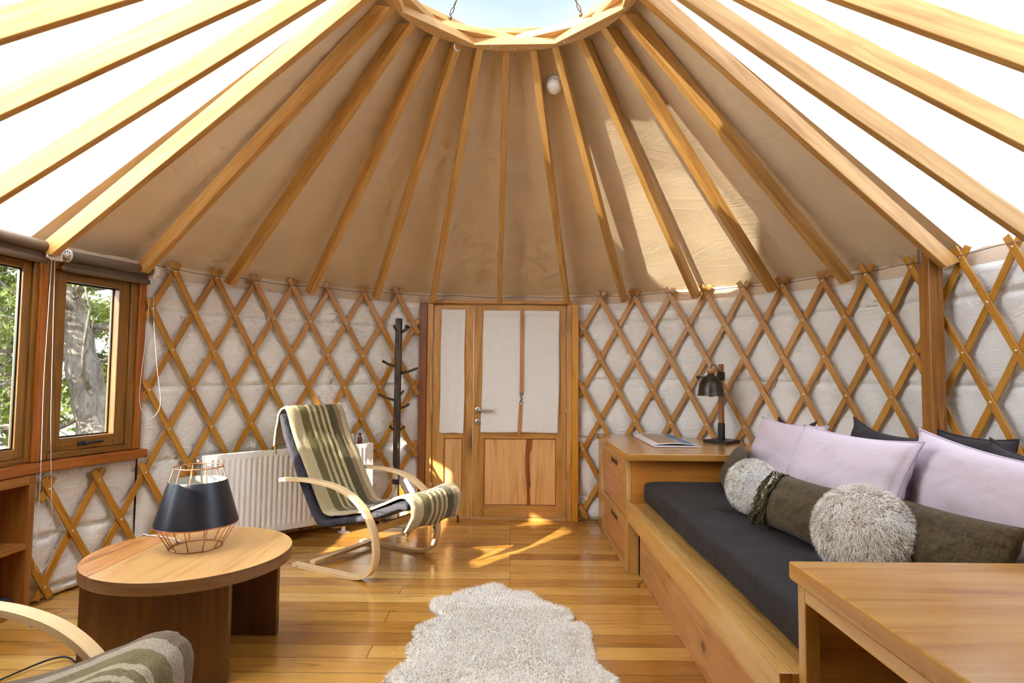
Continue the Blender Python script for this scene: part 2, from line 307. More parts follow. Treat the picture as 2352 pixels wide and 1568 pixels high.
# ------------------------------------------------------------------ mesh helpers
class MB:
    def __init__(s): s.v = []; s.f = []; s.uv = []; s.mi = []; s.sm = []
    def add(s, verts, faces, uvs=None, m=0, smooth=False):
        b = len(s.v); s.v += [tuple(p) for p in verts]
        for i, f in enumerate(faces):
            s.f.append([b + k for k in f]); s.mi.append(m); s.sm.append(smooth)
            s.uv.append(uvs[i] if uvs else [(0, 0)] * len(f))
    def box(s, x0, x1, y0, y1, z0, z1, m=0, axis=None, M4=None, segs=1):
        d = (x1 - x0, y1 - y0, z1 - z0); ax = axis if axis is not None else max(range(3), key=lambda i: abs(d[i]))
        P = [Vector((x, y, z)) for x in (x0, x1) for y in (y0, y1) for z in (z0, z1)]
        F = [(0, 1, 3, 2), (4, 6, 7, 5), (0, 4, 5, 1), (2, 3, 7, 6), (0, 2, 6, 4), (1, 5, 7, 3)]
        o1, o2 = random.random() * 5, random.random() * 5; uvs = []
        for f in F:
            pts = [P[i] for i in f]; rng = [max(p[k] for p in pts) - min(p[k] for p in pts) for k in range(3)]
            nax = min(range(3), key=lambda k: rng[k] if rng[k] > 1e-9 else -1)
            others = [k for k in range(3) if k != nax]
            u = ax if ax in others else others[0]; v = [k for k in others if k != u][0]
            uvs.append([(p[u] + o1, p[v] + o2 + nax * .37) for p in pts])
        Q = [M4 @ p for p in P] if M4 else P
        s.add(Q, F, uvs, m)
    def prism(s, poly, z0, z1, m=0, axis=0, M4=None):
        n = len(poly); b = [Vector((x, y, z0)) for x, y in poly]; t = [Vector((x, y, z1)) for x, y in poly]
        V = b + t; F = [list(range(n))[::-1], list(range(n, 2 * n))]; o = random.random() * 5
        def U(p): return (p[axis] + o, p[1 - axis] + o)
        uvs = [[U(V[i]) for i in F[0]], [U(V[i]) for i in F[1]]]; L = 0
        for i in range(n):
            j = (i + 1) % n; F.append([i, j, n + j, n + i]); d = (b[j] - b[i]).length
            uvs.append([(L, z0), (L + d, z0), (L + d, z1), (L, z1)]); L += d
        if M4: V = [M4 @ p for p in V]
        s.add(V, F, uvs, m)
    def sweep(s, pts, sect, frames, m=0, closed=False, smooth=False, caps=True):
        """frames: list of (a, b) vectors; sect: list of (p, q) in that frame"""
        n = len(sect); N = len(pts); V = []; L = [0.0]
        for i in range(1, N): L.append(L[-1] + (Vector(pts[i]) - Vector(pts[i - 1])).length)
        W = [0.0]
        for k in range(n): W.append(W[-1] + math.hypot(sect[(k + 1) % n][0] - sect[k][0], sect[(k + 1) % n][1] - sect[k][1]))
        for i in range(N):
            a, b = frames[i]
            for p, q in sect: V.append(Vector(pts[i]) + a * p + b * q)
        F = []; uvs = []; o1, o2 = random.random() * 5, random.random() * 5
        R = N if closed else N - 1
        for i in range(R):
            j = (i + 1) % N; l1 = L[i + 1] if i + 1 < N else L[-1] + 0.05
            for k in range(n):
                k2 = (k + 1) % n
                F.append([i * n + k, i * n + k2, j * n + k2, j * n + k])
                uvs.append([(L[i] + o1, W[k] + o2), (L[i] + o1, W[k + 1] + o2), (l1 + o1, W[k + 1] + o2), (l1 + o1, W[k] + o2)])
        if caps and not closed:
            F.append([k for k in range(n)][::-1]); uvs.append([(sect[k][0] + o1, sect[k][1] + o2) for k in range(n)][::-1])
            F.append([(N - 1) * n + k for k in range(n)]); uvs.append([(sect[k][0] + o1, sect[k][1] + o2) for k in range(n)])
        s.add(V, F, uvs, m, smooth)
    def tube(s, pts, r, n=8, m=0, closed=False, caps=True):
        pts = [Vector(p) for p in pts]; N = len(pts); fr = []; prev = None
        for i in range(N):
            if closed: t = pts[(i + 1) % N] - pts[i - 1]
            else: t = pts[min(i + 1, N - 1)] - pts[max(i - 1, 0)]
            t.normalize()
            if prev is None:
                a = t.orthogonal().normalized()
            else: a = (prev - t * prev.dot(t)).normalized()
            prev = a; fr.append((a, t.cross(a)))
        if callable(r): rs = [r(i / (N - 1)) for i in range(N)]
        elif isinstance(r, (list, tuple)): rs = r
        else: rs = [r] * N
        fr2 = [(a * rr, b * rr) for (a, b), rr in zip(fr, rs)]
        s.sweep(pts, [(math.cos(2 * PI * k / n), math.sin(2 * PI * k / n)) for k in range(n)], fr2, m, closed, True, caps)
    def lathe(s, prof, n=32, m=0, M4=None, smooth=True):
        V = []; F = []; uvs = []
        for r, z in prof:
            for k in range(n): V.append(Vector((r * math.cos(2 * PI * k / n), r * math.sin(2 * PI * k / n), z)))
        for i in range(len(prof) - 1):
            for k in range(n):
                k2 = (k + 1) % n; F.append([i * n + k, i * n + k2, (i + 1) * n + k2, (i + 1) * n + k]); u = k / n
                uvs.append([(prof[i][1], u * .3), (prof[i][1], (u + 1 / n) * .3), (prof[i + 1][1], (u + 1 / n) * .3), (prof[i + 1][1], u * .3)])
        if M4: V = [M4 @ p for p in V]
        s.add(V, F, uvs, m, smooth)
    def ball(s, c, r, n=10, k=6, m=0, sc3=(1, 1, 1)):
        prof = [(max(r * math.sin(PI * i / k), 1e-5), -r * math.cos(PI * i / k)) for i in range(k + 1)]
        s.lathe(prof, n, m, Matrix.Translation(c) @ Matrix.Diagonal((*sc3, 1)))
    def build(s, name, mats, parent=None, bevel=0, smooth=None, local=None):
        me = bpy.data.meshes.new(name)
        V = s.v if local is None else [tuple(Vector(p) - Vector(local)) for p in s.v]
        me.from_pydata(V, [], s.f); me.update()
        if not isinstance(mats, (list, tuple)): mats = [mats]
        for mm in mats: me.materials.append(mm)
        me.polygons.foreach_set('material_index', s.mi)
        me.polygons.foreach_set('use_smooth', [True] * len(s.f) if smooth else s.sm)
        ul = me.uv_layers.new(name='UVMap'); ul.data.foreach_set('uv', [c for f in s.uv for p in f for c in p])
        if s.f:
            bm = bmesh.new(); bm.from_mesh(me); bmesh.ops.recalc_face_normals(bm, faces=bm.faces); bm.to_mesh(me); bm.free()
        o = bpy.data.objects.new(name, me); COL.objects.link(o)
        if local is not None: o.location = local
        if parent:
            o.parent = parent
            if local is not None and parent.type == 'EMPTY' and parent.get('_w'): pass
        if bevel:
            b = o.modifiers.new('bevel', 'BEVEL'); b.width = bevel; b.segments = 2; b.limit_method = 'ANGLE'; b.angle_limit = math.radians(40); b.harden_normals = False
        return o
def tag(o, label, cat, group=None, kind=None):
    if label: o['label'] = label
    if cat: o['category'] = cat
    if group: o['group'] = group
    if kind: o['kind'] = kind
    return o
def thing(name, loc=(0, 0, 0), rz=0.0, label=None, cat=None, group=None, kind=None):
    """an Empty at the thing's base; children carry local coordinates"""
    e = bpy.data.objects.new(name, None); COL.objects.link(e); e.location = loc; e.rotation_euler = (0, 0, rz); e.empty_display_size = 0.1
    return tag(e, label, cat, group, kind)
def struct(o): o['kind'] = 'structure'; return o
def catmull(pts, n=8, closed=False):
    pts = [Vector(p) for p in pts]; N = len(pts); out = []
    R = N if closed else N - 1
    for i in range(R):
        p1, p2 = pts[i], pts[(i + 1) % N]
        p0 = pts[i - 1] if (i > 0 or closed) else p1 + (p1 - p2); p3 = pts[(i + 2) % N] if (i + 2 < N or closed) else p2 + (p2 - p1)
        for k in range(n):
            t = k / n
            out.append(0.5 * ((2 * p1) + (p2 - p0) * t + (2 * p0 - 5 * p1 + 4 * p2 - p3) * t * t + (3 * p1 - p0 - 3 * p2 + p3) * t ** 3))
    if not closed: out.append(pts[-1])
    return out
def gridmesh(name, V, nu, nv, mat, parent=None, uvs=None, smooth=True, wrap=False, solid=0.0, local=None):
    """V: nu*nv points, index i*nv+j"""
    F = []; 
    for i in range(nu if wrap else nu - 1):
        for j in range(nv - 1):
            i2 = (i + 1) % nu; F.append((i * nv + j, i2 * nv + j, i2 * nv + j + 1, i * nv + j + 1))
    me = bpy.data.meshes.new(name); me.from_pydata([tuple(v) for v in V], [], F); me.materials.append(mat); me.update()
    me.polygons.foreach_set('use_smooth', [smooth] * len(F))
    if uvs is not None:
        ul = me.uv_layers.new(name='UVMap'); ul.data.foreach_set('uv', [c for f in F for k in f for c in uvs[k]])
    o = bpy.data.objects.new(name, me); COL.objects.link(o); o.parent = parent
    if solid:
        s = o.modifiers.new('solid', 'SOLIDIFY'); s.thickness = solid; s.offset = 0
    return o
# smooth value noise for geometry
class VN:
    def __init__(s, seed, n=32): s.n = n; s.g = np.random.RandomState(seed).rand(n, n)
    def __call__(s, x, y):
        x = np.asarray(x, float) ; y = np.asarray(y, float); xi = np.floor(x).astype(int); yi = np.floor(y).astype(int); fx = x - xi; fy = y - yi
        fx = fx * fx * (3 - 2 * fx); fy = fy * fy * (3 - 2 * fy); n = s.n; g = s.g
        a = g[xi % n, yi % n]; b = g[(xi + 1) % n, yi % n]; c = g[xi % n, (yi + 1) % n]; d = g[(xi + 1) % n, (yi + 1) % n]
        return (a * (1 - fx) + b * fx) * (1 - fy) + (c * (1 - fx) + d * fx) * fy - 0.5

# ------------------------------------------------------------------ yurt geometry
CX, CY, R = -0.0243, 2.7057, 2.55
def cyl(az, r, z): return Vector((CX + r * math.sin(az), CY + r * math.cos(az), z))
D2 = math.radians
# floor: disc plus the added vestibule behind the camera
fp = [(CX + 2.72 * math.sin(a), CY + 2.72 * math.cos(a)) for a in np.linspace(D2(-160), D2(160), 90)]
fp += [(0.95, -1.3), (-0.95, -1.3)]
b = MB(); b.prism(fp, -0.06, 0.0); struct(b.build('floor', M['floor']))
# unseen vestibule walls and ceiling, added behind the camera to block direct sun
b = MB(); b.box(-0.97, -0.92, -1.3, 0.32, 0, 2.2); b.box(0.92, 0.97, -1.3, 0.32, 0, 2.2); b.box(-0.97, 0.97, -1.35, -1.3, 0, 2.2)
struct(b.build('wall_sunblock', M['liner']))
b = MB(); b.box(-0.97, 0.97, -1.35, 0.40, 2.2, 2.25); struct(b.build('ceiling', M['liner']))

# lattice geometry
A0L, DL, A0R, DR = -1.0639, 0.1135, 0.3135, 0.1160
Z0, DZ = 1.911, 0.2607
def node(side, row, k):
    return ((A0L + DL * k) if side == 0 else (A0R + DR * k)), Z0 - DZ * row
SECT = lambda w, t: [(-w / 2, -t / 2), (w / 2, -t / 2), (w / 2, t / 2), (-w / 2, t / 2)]
def lattice(name, side, nodes, parent_label, cat='lattice'):
    P = thing(name, (0, 0, 0), 0, parent_label, cat)
    S = set(nodes)
    for d, rr in ((0.5, R - 0.007), (-0.5, R + 0.007)):
        used = set()
        for nd in sorted(S):
            prev = (nd[0] - 1, nd[1] - d)
            if prev in S or nd in used: continue
            ch = [nd]
            while (ch[-1][0] + 1, ch[-1][1] + d) in S: ch.append((ch[-1][0] + 1, ch[-1][1] + d))
            used |= set(ch)
            r0, r1 = ch[0][0] - (0.7 if ch == [(7, -2.5)] and d > 0 else 0.24), ch[-1][0] + 0.24
            n = max(3, int((r1 - r0) * 3)); pts = []; fr = []
            for i in range(n + 1):
                rw = r0 + (r1 - r0) * i / n; k = ch[0][1] + (rw - ch[0][0]) * d
                az, z = node(side, rw, k); pts.append(cyl(az, rr, z))
            for i in range(n + 1):
                t = (pts[min(i + 1, n)] - pts[max(i - 1, 0)]).normalized()
                rad = Vector((pts[i].x - CX, pts[i].y - CY, 0)).normalized(); w = t.cross(rad).normalized(); fr.append((w, rad))
            mb = MB(); mb.sweep(pts, SECT(0.040, 0.012), fr)
            if d > 0:
                for (rw, k) in ch:
                    az, z = node(side, rw, k); c = cyl(az, rr - 0.007, z); rad = (c - Vector((CX, CY, z))).normalized()
                    q = (-rad).to_track_quat('Z', 'Y').to_matrix().to_4x4()
                    mb.lathe([(0.0075, -0.001), (0.0075, 0.0015), (0.005, 0.003), (0.0003, 0.0035)], 10, 1, Matrix.Translation(c) @ q)
            mb.build('slat', [M['slat'], M['rivet']], P, bevel=0.0025)
    return P
nl = []
for row in range(8):
    ks = [k + (0.5 if row % 2 else 0.0) for k in range(-4, 8)]
    for k in ks:
        if k > 6.5: continue
        kmin = -0.5 if row <= 4 else -2.5
        if k < kmin: continue
        nl.append((row, k))
LAT = lattice('lattice_wall', 0, nl, 'diamond lattice of brown wooden slats between the windows and the door', 'lattice')
nr = []
for row in range(8):
    for k in [k + (0.5 if row % 2 else 0.0) for k in range(-1, 13)]:
        if k >= -0.5: nr.append((row, k))
LAT2 = lattice('lattice_wall', 1, nr, 'diamond lattice of honey-coloured slats behind the daybed and corner cabinet', 'lattice')

# quilted wall lining
vn1, vn2, vn3, vn4 = VN(1), VN(2), VN(3), VN(4)
def lining(name, a0, a1, z0, z1, side, seams, r0=2.585, amp=0.03):
    na = max(8, int((a1 - a0) * r0 / 0.016)); nz = max(4, int((z1 - z0) / 0.016))
    A = np.linspace(a0, a1, na); Z = np.linspace(z0, z1, nz)
    Z = np.unique(np.concatenate([Z] + [s + np.array([-.012, -.007, -.0035, 0, .0035, .007, .012]) for s in seams])); Z = Z[(Z >= z0) & (Z <= z1)]; nz = len(Z); AA, ZZ = np.meshgrid(A, Z, indexing='ij')
    a_, d_ = (A0L, DL) if side == 0 else (A0R, DR)
    k = (AA - a_) / d_; rw = (Z0 - ZZ) / DZ
    bul = np.abs(np.sin(PI * (k - rw / 2))) * np.abs(np.sin(PI * (k + rw / 2)))
    off = 0.024 * (bul ** 0.6)
    sx = AA * r0
    env = np.ones_like(off)
    for s in seams:
        dd = np.abs(ZZ - s); env *= 1 - np.exp(-(dd / 0.016) ** 2) * 0.95; off -= 0.016 * np.exp(-(dd / 0.005) ** 2)
        off += 0.018 * np.exp(-(dd / 0.055) ** 2) * (vn3(sx * 30 + s * 11, ZZ * 5) * 1.4)
    edge = np.minimum(np.minimum(AA - a0, a1 - AA) * r0, np.minimum(ZZ - z0, z1 - ZZ)); env *= 1 - np.exp(-(edge / 0.018) ** 2)
    wr = vn1(sx * 5 + ZZ * 7, ZZ * 4 - sx * 3) * 0.014 + (vn2(sx * 26 + ZZ * 20, ZZ * 7 - sx * 3) * 0.007 + vn3(sx * 60 - ZZ * 30, ZZ * 12) * 0.004) * (1.25 - bul) * (1.5 - np.clip(ZZ, 0, 1.5) * 0.6)
    lowpuff = 1 + 0.35 * np.clip((1.1 - ZZ) / 1.1, 0, 1)
    rr = r0 + 0.014 - (off * env * lowpuff + wr * (0.25 + 0.75 * env)) * 1.0
    rr = np.maximum(rr, 2.566)
    V = np.stack([CX + rr * np.sin(AA), CY + rr * np.cos(AA), ZZ], -1).reshape(-1, 3)
    return struct(gridmesh(name, V, na, nz, M['quilt']))
SE = [1.645, 1.148, 0.66, 0.17]
lining('wall_left', D2(-64.6), D2(-15.8), 0.01, 1.862, 0, SE)
lining('wall_left_low', D2(-79.6), D2(-64.9), 0.01, 0.715, 0, [0.345, 0.06]) .name = 'wall_left'
lining('wall_right', D2(13.6), D2(160), 0.01, 1.868, 1, [1.70, 1.21, 0.70, 0.2])
def band(name, a0, a1, z0, z1, r=2.615, mat=None):
    n = max(4, int(abs(a1 - a0) / D2(1.5))); V = []; nz = 5
    for i in range(n + 1):
        a = a0 + (a1 - a0) * i / n
        for j in range(nz): V.append(cyl(a, r + 0.006 * math.sin(i * 2.1 + j), z0 + (z1 - z0) * j / (nz - 1)))
    return struct(gridmesh(name, V, n + 1, nz, mat or M['band']))
band('trim_1', D2(-159), D2(159), 1.80, 1.99)
band('wall_left', D2(-66), D2(-15), 0.0, 1.85, 2.64); band('wall_right', D2(13), D2(162), 0, 1.85, 2.64)
band('wall_left', D2(-79.4), D2(-64), 0.0, 0.70, 2.66)
band('wall_left', D2(-159), D2(-123.6), 0.0, 1.85, 2.6)
band('wall_left', D2(-126.5), D2(-107.6), 0.0, 1.205, 2.6)
band('wall_left', D2(-108.5), D2(-97), 0.0, 0.73, 2.6)
b = MB(); b.tube([cyl(D2(a), 2.525, 1.925 + 0.006 * math.sin(a * .47)) for a in range(-64, 112, 2)], 0.0028, 6)
tag(b.build('cable', M['cable']), 'thin steel tension cable strung along the tops of the lattice slats', 'cable')

# roof liner: opaque canvas in front, white membrane over the sides
ROOF_IN, ROOF_OUT = (0.66, 3.225), (2.64, 1.945)
raf = [-79.9, -66.8, -52.9, -38.9, -26.6, -15.5, -2.05, 11.55, 22.9, 36.6, 50.2, 62.4, 77.3]
left_raf = [-92.6, -105.2, -118.0]; right_raf = [89.5, 102.5, 115.5]
def roof(name, azs, mat, sag, kind):
    V = []; nv = 40; cols = []
    for a0, a1 in zip(azs[:-1], azs[1:]):
        n = 12
        for i in range(n): cols.append((a0 + (a1 - a0) * i / n, i / n))
    cols.append((azs[-1], 0.0))
    for a, fr in cols:
        for j in range(nv):
            t = j / (nv - 1); r = ROOF_IN[0] + (ROOF_OUT[0] - ROOF_IN[0]) * t; z = ROOF_IN[1] + (ROOF_OUT[1] - ROOF_IN[1]) * t
            s = math.sin(PI * fr); zz = z - 0.004 + sag * s * math.sin(PI * min(1, t * 1.1)) * (0.8 + 0.4 * float(vn1(a * .13, t * 3)))
            zz += 0.010 * float(vn2(a * 0.55 + t * 7, t * 9 - a * 0.08)) * s * t
            if t > 0.86: zz += (t - 0.86) * 0.10 * float(vn3(a * 0.8, t * 5)) * s
            V.append(cyl(D2(a), r, zz))
    o = gridmesh(name, V, len(cols), nv, mat); o['kind'] = 'structure'; return o
roof('ceiling', raf, M['liner'], 0.018, 'structure')
roof('window_3', sorted([-79.9] + left_raf + [-131]), M['membrane'], 0.02, 'structure')
roof('ceiling', [-183, -170, -157, -144, -131], M['liner'], 0.02, 'structure')
roof('window_4', [77.3] + right_raf + [129], M['membrane'], 0.02, 'structure')
roof('ceiling', [129, 142, 155, 168, 177], M['liner'], 0.02, 'structure')

# rafters
RAF_L = math.hypot(2.50 - 0.655, 3.12 - 1.84); RAF_T = math.atan2(3.12 - 1.857, 2.45 - 0.655)
def rafter_mesh(seed):
    """local: x from ring outwards/down along slope, z up; bottom edge on z=0, foot cut plumb"""
    random.seed(seed); mb = MB(); L = (2.45 - 0.655) / math.cos(RAF_T); w, h = 0.041, 0.088; tt = math.tan(RAF_T)
    P = []; o1, o2 = random.random() * 9, random.random() * 9
    for y in (-w / 2, w / 2):
        P += [Vector((0 + 0, y, 0)), Vector((L, y, 0)), Vector((L + h * tt, y, h)), Vector((h * tt, y, h))]
    F = [(0, 1, 2, 3), (4, 7, 6, 5), (0, 4, 5, 1), (3, 2, 6, 7), (1, 5, 6, 2), (0, 3, 7, 4)]
    uvs = []
    for f in F:
        if f[0:2] in ((0, 1), (4, 7)): uvs.append([(P[i].x + o1, P[i].z + o2) for i in f])
        elif f == (1, 5, 6, 2) or f == (0, 3, 7, 4): uvs.append([(P[i].z + o1, P[i].y + o2) for i in f])
        else: uvs.append([(P[i].x + o1 + 3, P[i].y + o2) for i in f])
    mb.add(P, F, uvs); return mb
rm = rafter_mesh(3)
ORD = ['first', 'second', 'third', 'fourth', 'fifth', 'sixth', 'seventh']
def add_rafter(az, label, first=[None]):
    if first[0] is None:
        o = rm.build('rafter', M['rafter'], bevel=0.003); first[0] = o
    else:
        o = first[0].copy(); COL.objects.link(o)
    p = cyl(D2(az), 0.655, 3.12)
    X = Vector((math.sin(D2(az)) * math.cos(RAF_T), math.cos(D2(az)) * math.cos(RAF_T), -math.sin(RAF_T)))
    Y = Vector((math.cos(D2(az)), -math.sin(D2(az)), 0)); Zv = X.cross(Y)
    if Zv.z < 0: Y = -Y; Zv = X.cross(Y)
    o.matrix_world = Matrix(((X.x, Y.x, Zv.x, p.x), (X.y, Y.y, Zv.y, p.y), (X.z, Y.z, Zv.z, p.z), (0, 0, 0, 1)))
    tag(o, label, 'rafter', 'roof rafters'); return o
for i, a in enumerate(raf):
    if i == 6: lb = 'wooden roof rafter running down to the middle of the door top'
    elif i == 12: lb = 'wooden rafter resting on the thick bracketed post right of the daybed wall'
    elif i == 0: lb = 'wooden rafter at the left edge of the beige canvas, its foot above the roller blinds'
    elif i < 6: lb = '%s wooden roof rafter to the left of the one over the door middle' % ORD[5 - i]
    else: lb = '%s wooden roof rafter to the right of the one over the door middle' % ORD[i - 7]
    add_rafter(a, lb)
for i, a in enumerate(left_raf): add_rafter(a, '%s pale rafter out from the beige canvas across the left white membrane' % ORD[i])
for i, a in enumerate(right_raf): add_rafter(a, '%s pale rafter out from the beige canvas across the right white membrane' % ORD[i])
for a in [-131, -144, 129, 142, 155, 168, -157, -170]:
    pass

# crown ring
ring = thing('crown_ring', (CX, CY, 3.12), 0, 'round laminated wooden crown ring where all the rafters meet', 'ring')
va = [-62.3, -19.1, 23.7, 66.7, 112.5, 159, 205.5, 252]
def ringlayer(name, azv, rv, z0, z1, outer=0.655, m='ring'):
    mb = MB(); N = len(azv)
    for i in range(N):
        a0, a1 = azv[i], azv[(i + 1) % N]
        if a1 < a0: a1 += 360
        n = 8; inn = []; out = []
        p0 = Vector((rv * math.sin(D2(a0)), rv * math.cos(D2(a0)), 0)); p1 = Vector((rv * math.sin(D2(a1)), rv * math.cos(D2(a1)), 0))
        for k in range(n + 1):
            t = k / n; inn.append(p0.lerp(p1, t)); a = D2(a0 + (a1 - a0) * t); out.append(Vector((outer * math.sin(a), outer * math.cos(a), 0)))
        poly = inn + out[::-1]; ca = -D2((a0 + a1) / 2)
        V = [Vector((p.x, p.y, z)) for z in (z0, z1) for p in poly]; m2 = len(poly); F = []; uvs = []
        def uvp(p, o=0): 
            q = Matrix.Rotation(-ca, 3, 'Z') @ Vector((p.x, p.y, 0)); return (q.x + i * 1.7, q.y + o)
        for k in range(n):
            for base, fl in ((0, 1), (m2, 0)):
                f = [base + k, base + k + 1, base + m2 - 2 - k, base + m2 - 1 - k]
                F.append(f[::-1] if fl else f); uvs.append([uvp(V[j]) for j in F[-1]])
            f = [k, k + 1, m2 + k + 1, m2 + k]; F.append(f); uvs.append([(k * .06 + i * 1.7, z0), (k * .06 + .06 + i * 1.7, z0), (k * .06 + .06 + i * 1.7, z1), (k * .06 + i * 1.7, z1)])
            f = [n + 1 + k, n + 2 + k, m2 + n + 2 + k, m2 + n + 1 + k]; F.append(f); uvs.append([(k * .07, z0), (k * .07 + .07, z0), (k * .07 + .07, z1), (k * .07, z1)])
        mb.add(V, F, uvs)
    return mb.build(name, M[m], ring, bevel=0.002)
ringlayer('lower_layer', va, 0.622, 0.0, 0.043)
va2 = [(va[i] + (va[(i + 1) % 8] + (360 if i == 7 else 0))) / 2 for i in range(8)]; va2[7] -= 360; va2 = sorted(va2)
ringlayer('middle_layer', va2, 0.618, 0.0435, 0.080)
ringlayer('upper_layer', va, 0.645, 0.0805, 0.112, 0.662)
for a in np.arange(-76, 284, 13.1):
    mb = MB(); mb.ball(Vector((0.628 * math.sin(D2(a)), 0.628 * math.cos(D2(a)), -0.001)), 0.009, 10, 6, 0, (1, 1, 0.5)); mb.build('bolt', M['rivet'], ring)
mb = MB(); hk = Vector((0.64 * math.sin(D2(-28)), 0.64 * math.cos(D2(-28)), 0))
mb.tube(catmull([hk + Vector((0, 0, 0.03)), hk + Vector((-0.012, -0.01, 0.0)), hk + Vector((-0.016, -0.012, -0.03)), hk + Vector((-0.004, -0.004, -0.05)), hk + Vector((0.01, 0.006, -0.04))], 5), 0.005, 8)
mb.build('hook', M['steel'], ring)
# clear dome over the crown
mb = MB(); prof = [(0.72, 0.10), (0.70, 0.16), (0.60, 0.27), (0.42, 0.37), (0.22, 0.42), (0.0005, 0.435)]
mb.lathe(prof, 40, 0, Matrix.Translation((CX, CY, 3.12))); dome = mb.build('skylight_dome', M['dome'])
tag(dome, 'clear acrylic dome capping the round crown opening', 'skylight')
for a, nm in ((-34, 'left'), (40, 'right')):
    p0 = Vector((CX + 0.60 * math.sin(D2(a)), CY + 0.60 * math.cos(D2(a)), 3.235)); p1 = Vector((CX, CY, 3.50)); p1 = p0.lerp(Vector((CX + .02, CY - .1, 3.62)), 0.62)
    d = (p1 - p0).normalized(); mb = MB()
    mb.tube([p0 + d * 0.06, p0 + d * 0.10], 0.0045, 8); mb.tube([p0 + d * 0.10, p0 + d * 0.17], 0.007, 8); mb.tube([p0 + d * 0.17, p1], 0.0028, 6)
    mb.tube(catmull([p0 + d * 0.06, p0 + d * 0.03 + Vector((0.008, 0, 0)), p0 + d * 0.0, p0 + d * 0.03 - Vector((0.008, 0, 0)), p0 + d * 0.055], 5), 0.0028, 6)
    mb.ball(p0 + Vector((0, 0, -0.012)), 0.012, 8, 6)
    tag(mb.build('dome_cable', M['cable']), 'steel cable with hook and turnbuckle at the %s side of the crown opening' % nm, 'cable')

# smoke detector
sd = thing('smoke_detector', (0, 0, 0), 0, 'round white smoke detector on the beige canvas between two rafters', 'smoke detector')
q = Vector((0, 0, 0)); az = D2(17.2); r_ = 0.91; zc = ROOF_IN[1] - (r_ - 0.66) * (ROOF_IN[1] - ROOF_OUT[1]) / (ROOF_OUT[0] - ROOF_IN[0]) 
c = cyl(az, r_ + 0.02, zc - 0.012); nrm = Vector((-math.sin(az) * 0.5, -math.cos(az) * 0.5, -0.84)).normalized(); Mq = Matrix.Translation(c) @ nrm.to_track_quat('Z', 'Y').to_matrix().to_4x4()
mb = MB(); mb.lathe([(0.0005, -0.01), (0.056, -0.01), (0.058, 0.0), (0.058, 0.018), (0.054, 0.022), (0.0005, 0.022)], 40, 0, Mq); mb.build('base', M['plastic'], sd)
mb = MB(); mb.lathe([(0.054, 0.022), (0.053, 0.040), (0.047, 0.046), (0.046, 0.050), (0.040, 0.058), (0.024, 0.063), (0.0005, 0.065)], 40, 0, Mq); mb.build('cover', M['white'], sd)
mb = MB()
for k0 in range(8):
    pts = [Mq @ Vector((0.0535 * math.cos(t), 0.0535 * math.sin(t), 0.036)) for t in np.linspace(k0 * PI / 4 + 0.08, k0 * PI / 4 + 0.70, 7)]
    mb.tube(pts, 0.0016, 5)
mb.build('vent', M['blackplastic'], sd)

# ------------------------------------------------------------------ door
YD = 5.17
door = thing('door_1', (0, 0, 0)); door['kind'] = 'structure'
def dbox(parent, name, mat, boxes, bevel=0.003):
    mb = MB()
    for q_ in boxes: mb.box(*q_)
    return mb.build(name, M[mat], parent, bevel=bevel)
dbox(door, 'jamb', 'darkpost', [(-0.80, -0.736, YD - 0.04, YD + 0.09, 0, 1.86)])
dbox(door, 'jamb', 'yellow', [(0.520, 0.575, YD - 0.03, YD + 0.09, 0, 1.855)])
dbox(door, 'frame', 'door', [(-0.735, -0.685, YD - 0.02, YD + 0.06, 0, 1.858), (0.477, 0.519, YD - 0.02, YD + 0.06, 0, 1.858), (-0.735, 0.519, YD - 0.025, YD + 0.06, 1.8585, 1.885), (-0.684, 0.476, YD - 0.015, YD + 0.06, 0, 0.022)])
def leaf(name, x0, x1, sl, sr, px0, px1, pz0, pz1, midtop):
    lf = dbox(door, name, 'door', [(x0, x0 + sl, YD, YD + 0.045, 0.026, 1.848), (x1 - sr, x1, YD, YD + 0.045, 0.026, 1.848),
        (x0 + sl, x1 - sr, YD, YD + 0.045, 1.80, 1.848), (x0 + sl, x1 - sr, YD, YD + 0.045, pz1, midtop), (x0 + sl, x1 - sr, YD, YD + 0.045, 0.026, pz0)])
    mb = MB(); mb.box(x0 + sl, x1 - sr, YD + 0.014, YD + 0.034, pz0, pz1, axis=2); mb.build('panel', M['panel'], lf)
    mb = MB(); mb.box(x0 + sl, x1 - sr, YD + 0.02, YD + 0.024, midtop, 1.80); mb.build('pane', M['glass'], lf)
    mb = MB()
    for (a, b_, c_, d_) in ((x0 + sl, x1 - sr, pz1 - .006, pz1), (x0 + sl, x1 - sr, pz0, pz0 + .006), (x0 + sl, x0 + sl + .006, pz0 + .006, pz1 - .006), (x1 - sr - .006, x1 - sr, pz0 + .006, pz1 - .006)): mb.box(a, b_, YD + 0.007, YD + 0.0135, c_, d_)
    mb.build('moulding', M['heart'], lf)
    return lf
lf1 = leaf('narrow_leaf', -0.683, -0.335, 0.105, 0.086, 0, 0, 0.115, 0.695, 0.762)
lf2 = leaf('wide_leaf', -0.332, 0.475, 0.100, 0.087, 0, 0, 0.125, 0.695, 0.770)
